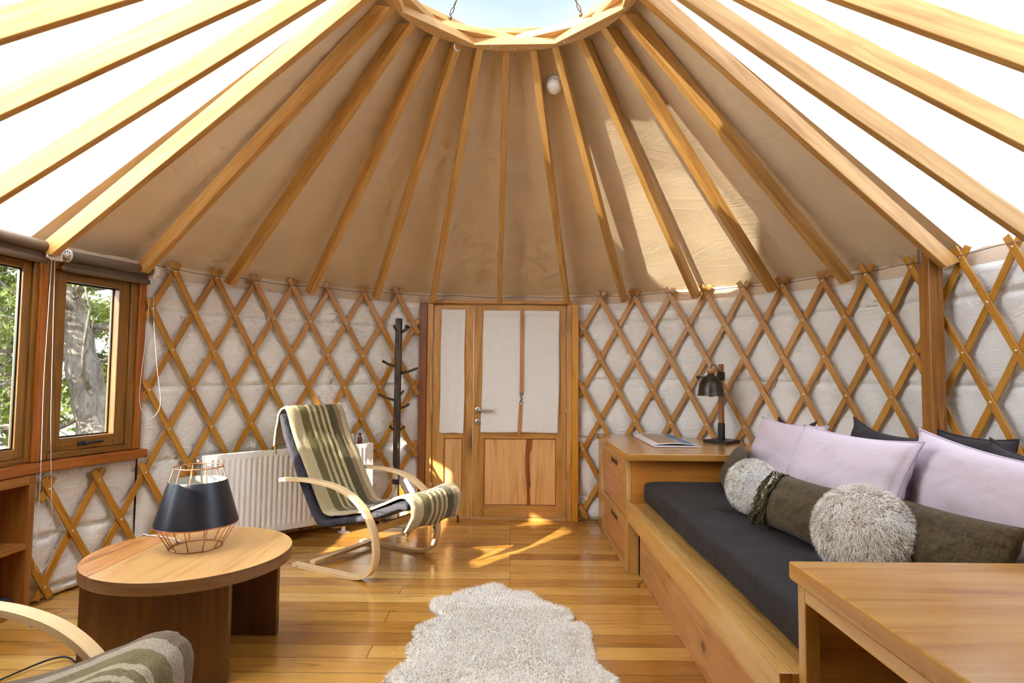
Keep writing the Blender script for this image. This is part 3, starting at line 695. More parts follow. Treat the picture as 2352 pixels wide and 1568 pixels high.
# dark heartwood streak let into the wide panel
mb = MB(); zs = np.linspace(0.125, 0.695, 14); V = []; 
for i, z in enumerate(zs):
    xa = 0.128 + 0.010 * math.sin(z * 9) + 0.008 * z; xb = 0.172 + 0.012 * math.sin(z * 7 + 1) + (0.02 if z > .6 else 0) - 0.012 * (z < .3)
    V += [(xa, YD + 0.0128, z), (xb, YD + 0.0128, z), (xa, YD + 0.0138, z), (xb, YD + 0.0138, z)]
F = []; U = []
for i in range(13):
    a = i * 4; b2 = a + 4
    for f in ((a, a + 1, b2 + 1, b2), (a + 2, b2 + 2, b2 + 3, a + 3), (a, b2, b2 + 2, a + 2), (a + 1, a + 3, b2 + 3, b2 + 1)): F.append(f); U.append([(V[k][2], V[k][0]) for k in f])
mb.add(V, F, U); mb.build('heartwood_streak', M['heart'], lf2)
for (px, pz, par) in ((-0.683, 1.60, lf1), (-0.683, 0.93, lf1), (-0.683, 0.28, lf1), (0.476, 1.60, lf2), (0.476, 0.93, lf2), (0.476, 0.30, lf2)):
    mb = MB(); mb.tube([(px, YD - 0.006, pz - 0.045), (px, YD - 0.006, pz + 0.045)], 0.0062, 10); mb.build('hinge', M['steel'], par)
mb = MB(); Mh = Matrix.Translation((-0.290, YD - 0.001, 0.939)) @ Matrix.Rotation(PI / 2, 4, 'X')
mb.lathe([(0.0005, -0.001), (0.026, -0.001), (0.026, 0.007), (0.022, 0.009), (0.0095, 0.009), (0.0095, 0.045)], 24, 0, Mh)
mb.tube(catmull([(-0.290, YD - 0.035, 0.939), (-0.286, YD - 0.055, 0.939), (-0.262, YD - 0.060, 0.939), (-0.20, YD - 0.060, 0.939), (-0.153, YD - 0.060, 0.938)], 6), 0.0095, 12)
mb.build('handle', M['steel'], lf2)
mb = MB(); Mh = Matrix.Translation((-0.290, YD - 0.001, 0.838)) @ Matrix.Rotation(PI / 2, 4, 'X')
mb.lathe([(0.0005, -0.001), (0.026, -0.001), (0.026, 0.006), (0.022, 0.008), (0.0005, 0.008)], 24, 0, Mh)
mb.tube([(-0.290, YD - 0.0095, 0.832), (-0.290, YD - 0.0095, 0.826)], 0.004, 8, 1); mb.tube([(-0.290, YD - 0.0065, 0.843), (-0.290, YD - 0.0115, 0.843)], 0.008, 14, 1)
mb.build('lock', [M['steel'], M['bracket']], lf2)
# curtains on the door
def curtain(name, x0t, x1t, x0b, x1b, zt, zb, seed, label):
    nu, nv = 40, 90; V = []; vn = VN(seed)
    for i in range(nu):
        for j in range(nv):
            u, v = i / (nu - 1), j / (nv - 1); xl = x0t + (x0b - x0t) * v; xr = x1t + (x1b - x1t) * v
            z = zt + (zb - zt) * v - 0.003 * math.sin(u * 9) * v; y = YD - 0.014 - 0.004 * v - 0.006 * float(vn(u * 5 + v, v * 3)) - 0.003 * math.sin(u * 12 + v * 2)
            if abs(v - 0.055) < 0.012: y += 0.003
            if v < 0.05: y -= 0.006 * math.sin(PI * v / 0.05)
            x = xl + (xr - xl) * u + 0.003 * math.sin(v * 8 + seed)
            V.append((x, y, z))
    o = gridmesh(name, V, nu, nv, M['linen'], solid=0.003); tag(o, label, 'curtain'); return o
c1 = curtain('door_curtain', -0.614, -0.407, -0.617, -0.409, 1.807, 0.738, 21, 'narrow white linen curtain on the slim left door leaf')
c2 = curtain('door_curtain', -0.248, 0.414, -0.262, 0.406, 1.802, 0.748, 22, 'wide white linen curtain with a leather strap on the main door leaf')
mb = MB(); mb.box(0.070, 0.102, YD - 0.036, YD - 0.033, 1.088, 1.812); s1 = mb.build('strap', M['leather'], c2, bevel=0.001); s1['label'] = 'tan leather strap'
mb = MB(); Ms = Matrix.Translation((0.080, YD - 0.0345, 0.985)) @ Matrix.Rotation(D2(2.8), 4, 'Y'); mb.box(-0.014, 0.014, -0.0015, 0.0015, -0.255, 0.0, M4=Ms); s2 = mb.build('strap', M['leather'], c2, bevel=0.001); s2['label'] = 'tan leather strap'
mb = MB(); Rg = [Vector((0.082 + 0.014 * math.cos(t), YD - 0.036, 1.000 + 0.014 * math.sin(t))) for t in np.linspace(0, 2 * PI, 17)[:-1]]; mb.tube(Rg, 0.0026, 6, 0, True)
mb.tube(catmull([(0.085, YD - 0.036, 1.075), (0.080, YD - 0.036, 1.055), (0.088, YD - 0.036, 1.035), (0.078, YD - 0.036, 1.018), (0.084, YD - 0.036, 1.008)], 5), 0.005, 8)
mb.tube([(0.072, YD - 0.036, 1.082), (0.100, YD - 0.036, 1.082)], 0.003, 6); mb.tube([(0.072, YD - 0.036, 1.082), (0.076, YD - 0.036, 1.068), (0.096, YD - 0.036, 1.068), (0.100, YD - 0.036, 1.082)], 0.0025, 6)
mb.build('clasp', M['brass'], s1)

# ------------------------------------------------------------------ windows (flat bays on the wall)
def chord(a, b_):
    A = cyl(D2(a), R, 0); B = cyl(D2(b_), R, 0); d = (B - A).normalized(); n = Vector((d.y, -d.x, 0))
    if n.dot(A - Vector((CX, CY, 0))) < 0: n = -n
    # local: x along chord, y outward, z up
    return Matrix(((d.x, n.x, 0, A.x), (d.y, n.y, 0, A.y), (0, 0, 1, 0), (0, 0, 0, 1))), (B - A).length
def window(n, a, b_, stileR, handle=True, fix=0.045, sash=0.070, gl=0.078, zs=0.762, dep=0.13):
    Mc, L = chord(a, b_); W = thing('window_%d' % n); W['kind'] = 'structure'
    def bx(name, mat, boxes, bevel=0.003, par=W):
        mb = MB()
        for q_ in boxes: mb.box(*q_, M4=Mc)
        return mb.build(name, M[mat], par, bevel=bevel)
    r0 = stileR
    bx('mullion', 'redwood', [(0.0, r0, 0.0, dep + 0.02, zs, 1.86), (L - 0.022, L + 0.022, -0.002, dep + 0.02, zs, 1.86)])
    bx('sill', 'redwood', [(-0.025, L + 0.004, -0.035, 0.16, zs - 0.054, zs - 0.002)], 0.005)
    x0, x1 = r0, L - 0.022
    fr = bx('fixed_frame', 'sash', [(x0, x0 + fix, 0.012, dep, zs + 0.002, 1.855), (x1 - fix, x1, 0.012, dep, zs + 0.002, 1.855), (x0 + fix, x1 - fix, 0.012, dep, zs + 0.002, zs + 0.002 + fix * .8), (x0 + fix, x1 - fix, 0.012, dep, 1.855 - fix, 1.855)], 0.004)
    a0, a1, b0, b1 = x0 + fix + .001, x1 - fix - .001, zs + 0.002 + fix * .8 + .001, 1.855 - fix - .001
    sa = bx('sash', 'sash', [(a0, a0 + sash, 0.024, min(0.10, dep - 0.005), b0, b1), (a1 - sash, a1, 0.024, min(0.10, dep - 0.005), b0, b1), (a0 + sash, a1 - sash, 0.024, min(0.10, dep - 0.005), b0, b0 + sash), (a0 + sash, a1 - sash, 0.024, min(0.10, dep - 0.005), b1 - sash * .8, b1)], 0.004, W)
    g0, g1, h0, h1 = a0 + sash, a1 - sash, b0 + sash, b1 - sash * .8
    mb = MB(); w_ = 0.008
    for q_ in ((g0, g0 + w_, gl - 0.008, gl + 0.0, h0, h1), (g1 - w_, g1, gl - 0.008, gl, h0, h1), (g0 + w_, g1 - w_, gl - 0.008, gl, h0, h0 + w_), (g0 + w_, g1 - w_, gl - 0.008, gl, h1 - w_, h1)): mb.box(*q_, M4=Mc)
    mb.build('glazing_strip', M['blackplastic'], sa)
    mb = MB(); mb.add([Mc @ Vector(p) for p in ((g0, gl + .003, h0), (g1, gl + .003, h0), (g1, gl + .003, h1), (g0, gl + .003, h1))], [(0, 1, 2, 3)]); mb.build('pane', M['glass'], sa)
    if handle:
        mb = MB(); xm = (g0 + g1) / 2 + 0.03; mb.box(xm - 0.025, xm + 0.025, 0.018, 0.0295, b0 + 0.018, b0 + 0.042, M4=Mc)
        mb.tube([Mc @ Vector(p) for p in ((xm, 0.010, b0 + 0.03), (xm - 0.02, 0.004, b0 + 0.034), (xm - 0.11, 0.004, b0 + 0.036))], 0.0075, 10)
        mb.build('handle', M['black'], sa, bevel=0.002)
    return Mc, L
McA, LA = window(1, -65.0, -79.0, 0.05)
McB, LB = window(2, -79.0, -97.0, 0.022, True, 0.030, 0.052, 0.045, dep=0.065)
McC, LC = window(5, -97.0, -108.0, 0.022, False, 0.026, 0.04, 0.045, dep=0.065)
McD, LD = window(6, -108.0, -124.0, 0.022, False, 0.026, 0.04, 0.045, zs=1.25, dep=0.065)  # unseen; high sill shaped so sun reaches the floor but misses the table

# roller blinds
def blind(Mc, u0, u1, z, label, hem0, hem1, dark=0.0, pin=True):
    B = thing('roller_blind', (0, 0, 0), 0, label, 'roller blind')
    T = lambda x, y, zz: Mc @ Vector((x, y, zz))
    mb = MB(); mb.tube([T(u0, -0.050, z), T(u1, -0.050, z)], 0.029, 28); mb.build('roll', M['blind'], B)
    mb = MB(); sec = []; 
    mb.box(hem0, hem1, -0.029, -0.026, z - 0.062, z - 0.004, M4=Mc)
    mb.build('cloth', M['blind'], B)
    mb = MB(); mb.tube([T(hem0, -0.030, z - 0.070), T(hem1, -0.030, z - 0.070)], 0.0165, 16); mb.build('hem_bar', M['blind'], B)
    for (e0, e1) in ((hem0 - .002, hem0 - .0005), (hem1 + .0005, hem1 + .002)):
        mb = MB(); mb.tube([T(e0, -0.030, z - 0.070), T(e1, -0.030, z - 0.070)], 0.014, 16); mb.build('end_cap', M['cork'], B)
    mb = MB()
    ue = u0 - 0.006
    mb.tube([T(ue - 0.016, -0.050, z), T(u0 + 0.012, -0.050, z)], 0.040, 32); mb.box(ue - 0.014, ue - 0.008, -0.085, -0.002, z - 0.038, z + 0.02, M4=Mc); mb.box(ue - 0.014, ue + 0.014, -0.070, -0.030, z - 0.044, z - 0.036, M4=Mc)
    if pin:
        for k in range(8): 
            a = k * PI / 4; mb.tube([T(ue - 0.0152, -0.050 + 0.017 * math.cos(a), z + 0.017 * math.sin(a)), T(ue - 0.0136, -0.050 + 0.017 * math.cos(a), z + 0.017 * math.sin(a))], 0.004, 8, 1)
    mb.build('bracket', [M['plastic'], M['blackplastic']], B, bevel=0.001)
    mb = MB(); mb.tube([T(u1 + 0.0005, -0.050, z), T(u1 + 0.010, -0.050, z)], 0.036, 32); mb.tube([T(u1 + 0.010, -0.050, z), T(u1 + 0.022, -0.050, z)], 0.013, 16); mb.box(u1 + 0.001, u1 + 0.006, -0.050, -0.002, z - 0.03, z + 0.012, M4=Mc)
    for k in range(8):
        a = k * PI / 4 + .2; mb.tube([T(u1 + 0.0095, -0.050 + 0.025 * math.cos(a), z + 0.025 * math.sin(a)), T(u1 + 0.0108, -0.050 + 0.025 * math.cos(a), z + 0.025 * math.sin(a))], 0.0045, 8, 1)  # black discs stand in for the dark inside the bracket's holes
    mb.build('bracket', [M['plastic'], M['blackplastic']], B)
    return B
def chain(parent, Mc, pts):
    """a beaded pull chain: pts are (along the wall, height) on the wall bay Mc"""
    pts = catmull([Mc @ Vector((u, -0.055 - 0.018 * math.sin(PI * k / (len(pts) - 1)), z)) for k, (u, z) in enumerate(pts)], 14)
    mb = MB(); step = 0.0062; acc = 0; mb.tube(pts, 0.0009, 4)
    octv = [(1, 0, 0), (-1, 0, 0), (0, 1, 0), (0, -1, 0), (0, 0, 1), (0, 0, -1)]; octf = [(0, 2, 4), (2, 1, 4), (1, 3, 4), (3, 0, 4), (2, 0, 5), (1, 2, 5), (3, 1, 5), (0, 3, 5)]
    for i in range(1, len(pts)):
        seg = pts[i] - pts[i - 1]; l = seg.length; t = step - acc
        while t < l:
            p = pts[i - 1] + seg * (t / l); mb.add([(p + Vector(o) * 0.0026) for o in octv], octf, None, 0, True); t += step
        acc = (acc + l) % step
    return mb.build('chain', M['plastic'], parent)
BA = blind(McA, 0.012, 0.535, 1.882, 'rolled-up taupe roller blind above the window nearest the lattice', 0.0 + .018, 0.545)
chain(BA, McA, [(0.0, 1.85), (0.03, 1.743), (0.043, 1.5), (0.071, 1.254), (0.081, 1.093), (0.059, 0.998), (0.002, 0.954), (-0.053, 0.992), (-0.068, 1.074), (-0.04, 1.255), (-0.01, 1.504), (0.004, 1.746), (-0.004, 1.85)])
BB = blind(McB, 0.010, LB - 0.03, 1.905, 'rolled-up taupe roller blind above the window at the left picture edge', 0.03, LB - 0.03)
chain(BB, McB, [(0.022, 1.86), (0.033, 1.523), (0.042, 1.158), (0.038, 0.823), (0.04, 0.598), (0.049, 0.41), (0.054, 0.289), (0.044, 0.226), (0.02, 0.198), (-0.017, 0.211), (-0.060, 0.269), (-0.059, 0.365), (-0.039, 0.582), (-0.025, 0.808), (-0.015, 1.02), (-0.006, 1.43), (0.002, 1.86)])

# shelf unit let into the wall below the left window
SH = thing('shelf_unit', (0, 0, 0), 0, 'open wooden cubby shelf under the left window', 'shelf')
def shb(name, mat, boxes, bevel=0.003, par=None):
    mb = MB()
    for q_ in boxes: mb.box(*q_, M4=McB)
    return mb.build(name, M[mat], par or SH, bevel=bevel)
shb('side_panel', 'shelf', [(0.022, 0.060, -0.03, 0.34, 0.0, 0.705)])
shb('side_panel', 'shelf', [(0.76, 0.795, -0.03, 0.34, 0.0, 0.705)])
shb('top', 'shelf', [(0.0605, 0.7595, -0.03, 0.34, 0.655, 0.705)])
shb('shelf', 'shelf', [(0.0605, 0.7595, -0.028, 0.33, 0.325, 0.355)])
shb('base', 'shelf', [(0.0605, 0.7595, -0.02, 0.33, 0.0, 0.03)])
shb('back', 'shelf', [(0.0625, 0.7595, 0.335, 0.345, 0.0, 0.70)])
mb = MB(); mb.box(0.075, 0.24, 0.02, 0.27, 0.031, 0.085, M4=McB); mb.box(0.10, 0.13, 0.014, 0.0198, 0.05, 0.066, M4=McB, m=1)
tag(mb.build('storage_box', [M['greyplastic'], M['steel']], bevel=0.006), 'flat grey box on the bottom of the cubby shelf', 'box')

# ------------------------------------------------------------------ post with bracket
pz = D2(75.2); pc = cyl(pz, R - 0.085, 0); PM = Matrix.Translation((pc.x, pc.y, 0)) @ Matrix.Rotation(-pz + D2(-6), 4, 'Z')
PO = thing('wall_post', (0, 0, 0), 0, 'thick square wooden post with a steel bracket on top, against the right lattice', 'post')
mb = MB(); mb.box(-0.037, 0.037, -0.045, 0.045, 0, 1.975, M4=PM); mb.build('post', M['post'], PO, bevel=0.005)
mb = MB(); mb.box(-0.0365, -0.0085, -0.0485, -0.0455, 1.885, 2.005, M4=PM); 
for zz in (1.90, 1.985):
    for xx in (-0.030, -0.015): mb.tube([PM @ Vector((xx, -0.0485, zz)), PM @ Vector((xx, -0.0525, zz))], 0.004, 8)
mb.build('bracket', M['bracket'], PO, bevel=0.002)

# ------------------------------------------------------------------ radiator
rA = Vector((-2.075, 4.055, 0)); rB = Vector((-1.13, 4.885, 0)); rd = (rB - rA).normalized(); rn = Vector((rd.y, -rd.x, 0))   # towards room
RM = Matrix(((rd.x, rn.x, 0, rA.x), (rd.y, rn.y, 0, rA.y), (0, 0, 1, 0), (0, 0, 0, 1))); RL = (rB - rA).length
RA = thing('radiator', (0, 0, 0), 0, 'white ribbed panel radiator standing before the left lattice', 'radiator')
nu = int(RL / 0.0041); V = []; zz_ = [0.10, 0.115, 0.135, 0.150, 0.165, 0.62, 0.635, 0.65, 0.662, 0.675]
for i in range(nu + 1):
    u = RL * i / nu; ph = (u / 0.037) % 1.0; g = 0.0 if ph < 0.35 else math.sin(PI * (ph - 0.35) / 0.65)
    for z in zz_:
        fade = 1.0 if 0.165 <= z <= 0.62 else (0.3 if (z == 0.15 or z == 0.635) else 0)
        if u < 0.05 or u > RL - 0.05: fade = 0
        V.append(RM @ Vector((u, 0.012 - 0.012 * g * fade, z)))
gridmesh('ribbed_panel', V, nu + 1, len(zz_), M['white'], RA, smooth=True)
for (nm_, q_) in (('back_panel', (0.001, RL - 0.001, -0.052, -0.040, 0.10, 0.675)), ('side_cover', (-0.004, 0.0, -0.055, 0.013, 0.10, 0.680)), ('side_cover', (RL, RL + 0.004, -0.055, 0.013, 0.10, 0.680)), ('bottom_rail', (0.001, RL - 0.001, 0.002, 0.011, 0.098, 0.102))):
    mb = MB(); mb.box(*q_, M4=RM); mb.build(nm_, M['white'], RA, bevel=0.001)
mb = MB()
for i in range(60):
    u = 0.01 + (RL - 0.02) * i / 60; mb.box(u, u + 0.011, -0.040, 0.006, 0.676, 0.680, M4=RM)
mb.box(0, RL, 0.005, 0.012, 0.674, 0.681, M4=RM); mb.box(0, RL, -0.052, -0.040, 0.676, 0.681, M4=RM); mb.build('grille', M['white'], RA)
for u in (0.18, RL - 0.24):
    mb = MB(); mb.box(u, u + 0.028, -0.034, -0.012, 0.0, 0.10, M4=RM); mb.box(u - 0.02, u + 0.048, -0.05, 0.02, 0.0, 0.006, M4=RM); mb.build('foot', M['white'], RA, bevel=0.001)
mb = MB(); pv = RM @ Vector((-0.03, -0.02, 0.63)); mb.tube([RM @ Vector((0.0, -0.02, 0.63)), pv], 0.008, 10); mb.tube([pv + Vector((0, 0, -0.02)), pv + Vector((0, 0, 0.035))], 0.011, 12); mb.build('valve', M['steel'], RA)
# small items on the radiator
mb = MB(); pp = RM @ Vector((RL - 0.10, -0.02, 0.6815)); mb.lathe([(0.0005, 0), (0.017, 0), (0.018, 0.01), (0.018, 0.045), (0.008, 0.058), (0.008, 0.070), (0.012, 0.071), (0.012, 0.084), (0.0005, 0.085)], 16, 0, Matrix.Translation(pp))
tag(mb.build('bottle', M['bottle']), 'tiny dark brown bottle standing on the radiator behind the armchair', 'bottle')
mb = MB(); mb.box(RL - 0.26, RL - 0.16, -0.036, -0.006, 0.6815, 0.765, M4=RM); mb.box(RL - 0.25, RL - 0.20, -0.0055, -0.005, 0.70, 0.75, M4=RM, m=1)
tag(mb.build('box', [M['paper'], M['bracket']], bevel=0.002), 'small white box beside the brown bottle on the radiator', 'box')

# ------------------------------------------------------------------ coat rack
CRK = thing('coat_rack', (0, 0, 0), 0, 'blackened branch-style coat rack standing just left of the door', 'coat rack')
cx_, cy_ = -0.935, 4.90
mb = MB(); mb.box(cx_ - 0.026, cx_ + 0.026, cy_ - 0.022, cy_ + 0.022, 0.03, 1.70); mb.build('pole', M['bark_rack'], CRK, bevel=0.006)
mb = MB(); mb.box(cx_ - 0.14, cx_ + 0.14, cy_ - 0.14, cy_ + 0.14, 0, 0.03); mb.build('base', M['bark_rack'], CRK, bevel=0.006)
br = [((-0.95, 1.60), (-0.965, 1.635), 0.011), ((-0.915, 1.585), (-0.842, 1.632), 0.013), ((-0.955, 1.305), (-1.062, 1.348), 0.011), ((-0.915, 1.247), (-0.768, 1.292), 0.011), ((-0.915, 1.075), (-0.882, 1.107), 0.010), ((-0.955, 1.028), (-1.090, 1.077), 0.010), ((-0.915, 0.965), (-0.834, 0.997), 0.010), ((-0.915, 0.785), (-0.868, 0.817), 0.010), ((-0.955, 0.785), (-0.992, 0.820), 0.010)]
for i, (p, q_, r) in enumerate(br):
    y0 = cy_ - 0.012; y1 = cy_ - 0.05 + 0.02 * (i % 3); a = Vector((p[0], y0, p[1])); c = Vector((q_[0], y1, q_[1])); mid = a.lerp(c, 0.5) + Vector((0, 0, -0.006))
    mb = MB(); mb.tube([a, mid, c], [r, r * .9, r * .95], 8)
    if i == 1: mb.tube([mid, mid + Vector((0.01, 0, 0.045))], [r * .8, r * .7], 8)
    mb.build('peg', M['bark_rack'], CRK)

# ------------------------------------------------------------------ armchairs
ARM = [(-.02, .011), (.12, .011), (.30, .011), (.46, .011), (.555, .024), (.622, .064), (.652, .135), (.655, .22), (.628, .315), (.565, .412), (.465, .488), (.34, .533), (.20, .552), (.05, .556), (-.06, .550), (-.164, .540)]
def smooth2(P, n=5): return [(v.x, v.y) for v in catmull([Vector((a, c, 0)) for a, c in P], n)]
def armchair(name, loc, ang, label, bl_mat, bl_label, group):
    """local x forward, y to the sitter's left; origin on the floor under the rear of the frame"""
    C = thing(name, loc, ang, label, 'armchair', group)
    prof = smooth2(ARM)
    for s in (-1, 1):
        yy = s * 0.315; pts = [Vector((f, yy, h)) for f, h in prof]; fr = []
        for i in range(len(pts)):
            t = (pts[min(i + 1, len(pts) - 1)] - pts[max(i - 1, 0)]).normalized(); fr.append((Vector((0, 1, 0)), t.cross(Vector((0, 1, 0)))))
        mb = MB(); mb.sweep(pts, SECT(0.052, 0.022), fr)
        for (f, h) in ((0.03, .011), (0.585, .375), (0.64, .25), (-0.13, .545)):
            sgn = s
            mb.tube([(f, yy + sgn * 0.0255, h), (f, yy + sgn * 0.0285, h)], 0.006, 10, 1)
        mb.build('side_frame', [M['birch'], M['steel']], C, bevel=0.004)
    for (f, h, w_, t_) in ((0.11, 0.034, 0.05, 0.02), (0.60, 0.30, 0.02, 0.05)):
        mb = MB(); mb.box(f - w_ / 2, f + w_ / 2, -0.2885, 0.2885, h - t_ / 2, h + t_ / 2); mb.build('crossbar', M['birch'], C, bevel=0.003)
    # laminated seat shell rails under the cushion
    shell = smooth2([(-.215, .93), (-.165, .79), (-.03, .53), (.11, .27), (.17, .235), (.26, .255), (.45, .31), (.64, .375), (.80, .425)])
    for s in (-1, 1):
        pts = [Vector((f + 0.006, s * 0.17, h + 0.006)) for f, h in shell]; fr = []
        for i in range(len(pts)):
            t = (pts[min(i + 1, len(pts) - 1)] - pts[max(i - 1, 0)]).normalized(); fr.append((Vector((0, 1, 0)), t.cross(Vector((0, 1, 0)))))
        mb = MB(); mb.sweep(pts, SECT(0.034, 0.012), fr); mb.build('seat_rail', M['birch'], C, bevel=0.003)
    # cushion
    cm = smooth2([(-.232, .965), (-.180, .82), (-.06, .605), (.10, .335), (.185, .285), (.30, .305), (.52, .358), (.70, .425), (.80, .462), (.855, .455)], 8)
    nU, nV = len(cm), 25; V = []; vn = VN(31)
    tl = []
    for i in range(nU):
        a = Vector((cm[min(i + 1, nU - 1)][0] - cm[max(i - 1, 0)][0], cm[min(i + 1, nU - 1)][1] - cm[max(i - 1, 0)][1])).normalized(); tl.append(Vector((-a.y, a.x)))   # normal in (f,h); points to sitter side
    prof_sec = []
    nS = 40
    for i in range(nU):
        end = min(1.0, min(i, nU - 1 - i) / 3.0); endf = math.sqrt(1 - (1 - end) ** 2)
        for k in range(nS):
            th = 2 * PI * k / nS; cu, su = math.cos(th), math.sin(th)
            yy = 0.285 * math.copysign(abs(cu) ** 0.35, cu) * (0.97 + 0.03 * endf); hh = 0.030 * math.copysign(abs(su) ** 0.55, su) * max(endf, 0.15)
            hh += 0.006 * float(vn(i * 0.42, k * 0.5)) ; yy += 0.008 * float(vn(i * 0.5 + 9, k * 0.7)) 
            V.append((cm[i][0] + tl[i].x * -hh if False else cm[i][0] + tl[i].x * hh, yy, cm[i][1] + tl[i].y * hh))
    F = []
    for i in range(nU - 1):
        for k in range(nS): k2 = (k + 1) % nS; F.append((i * nS + k, i * nS + k2, (i + 1) * nS + k2, (i + 1) * nS + k))
    F.append(tuple(range(nS))); F.append(tuple((nU - 1) * nS + k for k in range(nS))[::-1])
    mb = MB(); mb.add(V, F, None, 0, True); mb.build('cushion', M['navycush'], C)
    # wool throw: over the back, down the seat and over the front edge
    bl = [(-.300, .745), (-.298, .86), (-.282, .955), (-.240, 1.008), (-.196, .985), (-.137, .845), (-.02, .635), (.125, .395), (.19, .340), (.30, .350), (.52, .402), (.69, .466), (.80, .512), (.865, .508), (.900, .470), (.905, .400), (.888, .325)]
    bp = smooth2(bl, 7); nU = len(bp); nV = 61; Vb = []; UV = []; L = 0; vb = VN(33); vb2 = VN(34)
    for i in range(nU):
        if i: L += math.hypot(bp[i][0] - bp[i - 1][0], bp[i][1] - bp[i - 1][1])
        a = Vector((bp[min(i + 1, nU - 1)][0] - bp[max(i - 1, 0)][0], bp[min(i + 1, nU - 1)][1] - bp[max(i - 1, 0)][1])).normalized(); nn = Vector((-a.y, a.x))
        t = i / (nU - 1); sh = -0.018 + 0.030 * math.sin(t * 5.0)      # sideways drift
        hwL = 0.262; hwR = 0.262
        for j in range(nV):
            v = j / (nV - 1); y = 0.262 - 0.524 * v
            y2 = y + sh * 0.6 + 0.006 * float(vb(t * 22, v * 2)); drop = 0.0
            bowl = 0.016 * math.cos(v * PI * 2) if 0.35 < t < 0.8 else 0.0
            e = 0.006 * float(vb(t * 11 + 3, v * 3)) + 0.004 * float(vb2(t * 60, v * 30)) + bowl * 0.4
            eu = abs(v - 0.5) * 2
            if eu > 0.93: e -= (eu - 0.93) * 0.10
            f_, h_ = bp[i][0] + nn.x * e, bp[i][1] + nn.y * e
            if t > 0.93: h_ -= 0.03 * (t - 0.93) / 0.07 * float(vb(v * 4, 2.0)); f_ -= 0.04 * (t - 0.93) / 0.07 * (v)
            Vb.append((f_, -y2 if False else y2, h_)); UV.append((L, 1 - v))
    # v = 0 is the sitter's left (+y)
    o = gridmesh('throw_blanket', Vb, nU, nV, bl_mat, None, UV, solid=0.012)
    o.parent = C; o['label'] = bl_label
    for (i, j) in ((nU - 1, 2), (nU - 1, nV - 3), (0, 2), (0, nV - 3), (nU - 1, nV // 2)):
        mb = MB(); p = Vector(Vb[i * nV + j]); mb.ball(p + Vector((0, 0, -0.018)), 0.009, 8, 5, 0, (1, 1, 1.4))
        for q_ in range(7): mb.tube([p + Vector((0, 0, -0.022)), p + Vector((0.012 * math.cos(q_), 0.012 * math.sin(q_), -0.055))], 0.0016, 4)
        mb.build('tassel', M['fringe'], o)
    return C
d1 = Vector((0.88177, -0.47168, 0)); n1 = Vector((0.47168, 0.88177, 0))
org = Vector((-1.381, 3.918, 0)) + n1 * 0.32
armchair('armchair', org, math.atan2(d1.y, d1.x), 'bentwood armchair with a green and cream striped throw, beside the radiator', M['blanket'], 'olive and cream striped wool throw', 'bentwood armchairs')
armchair('armchair', Vector((-1.79, 1.495, 0)), D2(-1), 'bentwood armchair with a taupe striped throw, cropped by the bottom picture corner', M['blanket2'], 'taupe, cream and olive striped wool throw', 'bentwood armchairs')

# ------------------------------------------------------------------ coffee table
TX, TY, TZ = -1.425, 2.72, 0.45
TB_ = thing('coffee_table', (TX, TY, 0), 0, 'round wooden coffee table on two dark slab legs', 'table')
# the top is glued up from two boards: a pale one and a darker figured one at the back left
def table_board(sign, name, mat, lab):
    n_ = Vector((-1.0, 0.02)); n_.normalize(); off = 0.215; P = []
    circ = [(0.42 * math.cos(a), 0.42 * math.sin(a)) for a in np.linspace(0, 2 * PI, 193)[:-1]]
    keep = [(n_.x * x + n_.y * y - off) * sign > 0.0004 for x, y in circ]; k0 = next(k for k in range(192) if keep[k] and not keep[k - 1])
    h_ = math.sqrt(0.42 ** 2 - off ** 2); tdir = Vector((n_.y, -n_.x)); e1 = n_ * off + tdir * h_; e2 = n_ * off - tdir * h_
    for k in range(192):
        q_ = (k0 + k) % 192
        if keep[q_]: P.append(circ[q_])
    first = Vector(P[0]); a_, b2_ = (e1, e2) if (first - e1).length > (first - e2).length else (e2, e1)
    P.append((a_.x, a_.y)); P.append((b2_.x, b2_.y))
    mb = MB(); ang = math.atan2(tdir.y, tdir.x); Rm = Matrix.Rotation(ang, 4, 'Z'); Ri = Rm.inverted()
    mb.prism([(Ri @ Vector((x, y, 0))).to_2d()[:] for x, y in P], TZ - 0.052, TZ, axis=0, M4=Rm); mb.mi = [0, 0] + [1] * (len(mb.f) - 2); o = mb.build(name, [M[mat], M['shaded_endgrain']], TB_, bevel=0.003)
    if lab: o['label'] = lab
table_board(-1, 'top_board', 'tabletop', 'pale board of the table top'); table_board(1, 'top_board', 'tablefig', 'darker figured board of the table top')
for (y, x0, x1) in ((2.448, -1.735, -1.132), (2.905, -1.725, -1.112)):
    mb = MB(); mb.box(x0 - TX, x1 - TX, y - TY - 0.0, y - TY + 0.035, 0, TZ - 0.053, axis=2); mb.build('leg', M['tableleg'], TB_, bevel=0.003)
# wire lamp
LX, LY = -1.440, 2.775
LP = thing('table_lamp', (LX, LY, TZ + 0.0005), 0, 'copper wire table lamp with a dark navy shade on the round coffee table', 'lamp')
def hoop(r, z, rr=0.0028, n=48): 
    mb = MB(); mb.tube([(r * math.cos(t), r * math.sin(t), z) for t in np.linspace(0, 2 * PI, n + 1)[:-1]], rr, 8, 0, True); return mb
mb = hoop(0.108, 0.003); mb2 = hoop(0.103, 0.363); mb.add(mb2.v, mb2.f, mb2.uv, 0, True)
mb3 = hoop(0.172, 0.108); mb.add(mb3.v, mb3.f, mb3.uv, 0, True)
for k in range(12):
    a = k * PI / 6 + 0.2; c_, s_ = math.cos(a), math.sin(a)
    mb.tube([(0.108 * c_, 0.108 * s_, 0.003), (0.172 * c_, 0.172 * s_, 0.108), (0.103 * c_, 0.103 * s_, 0.363)], 0.0024, 6)
mb.build('wire_frame', M['copper'], LP)
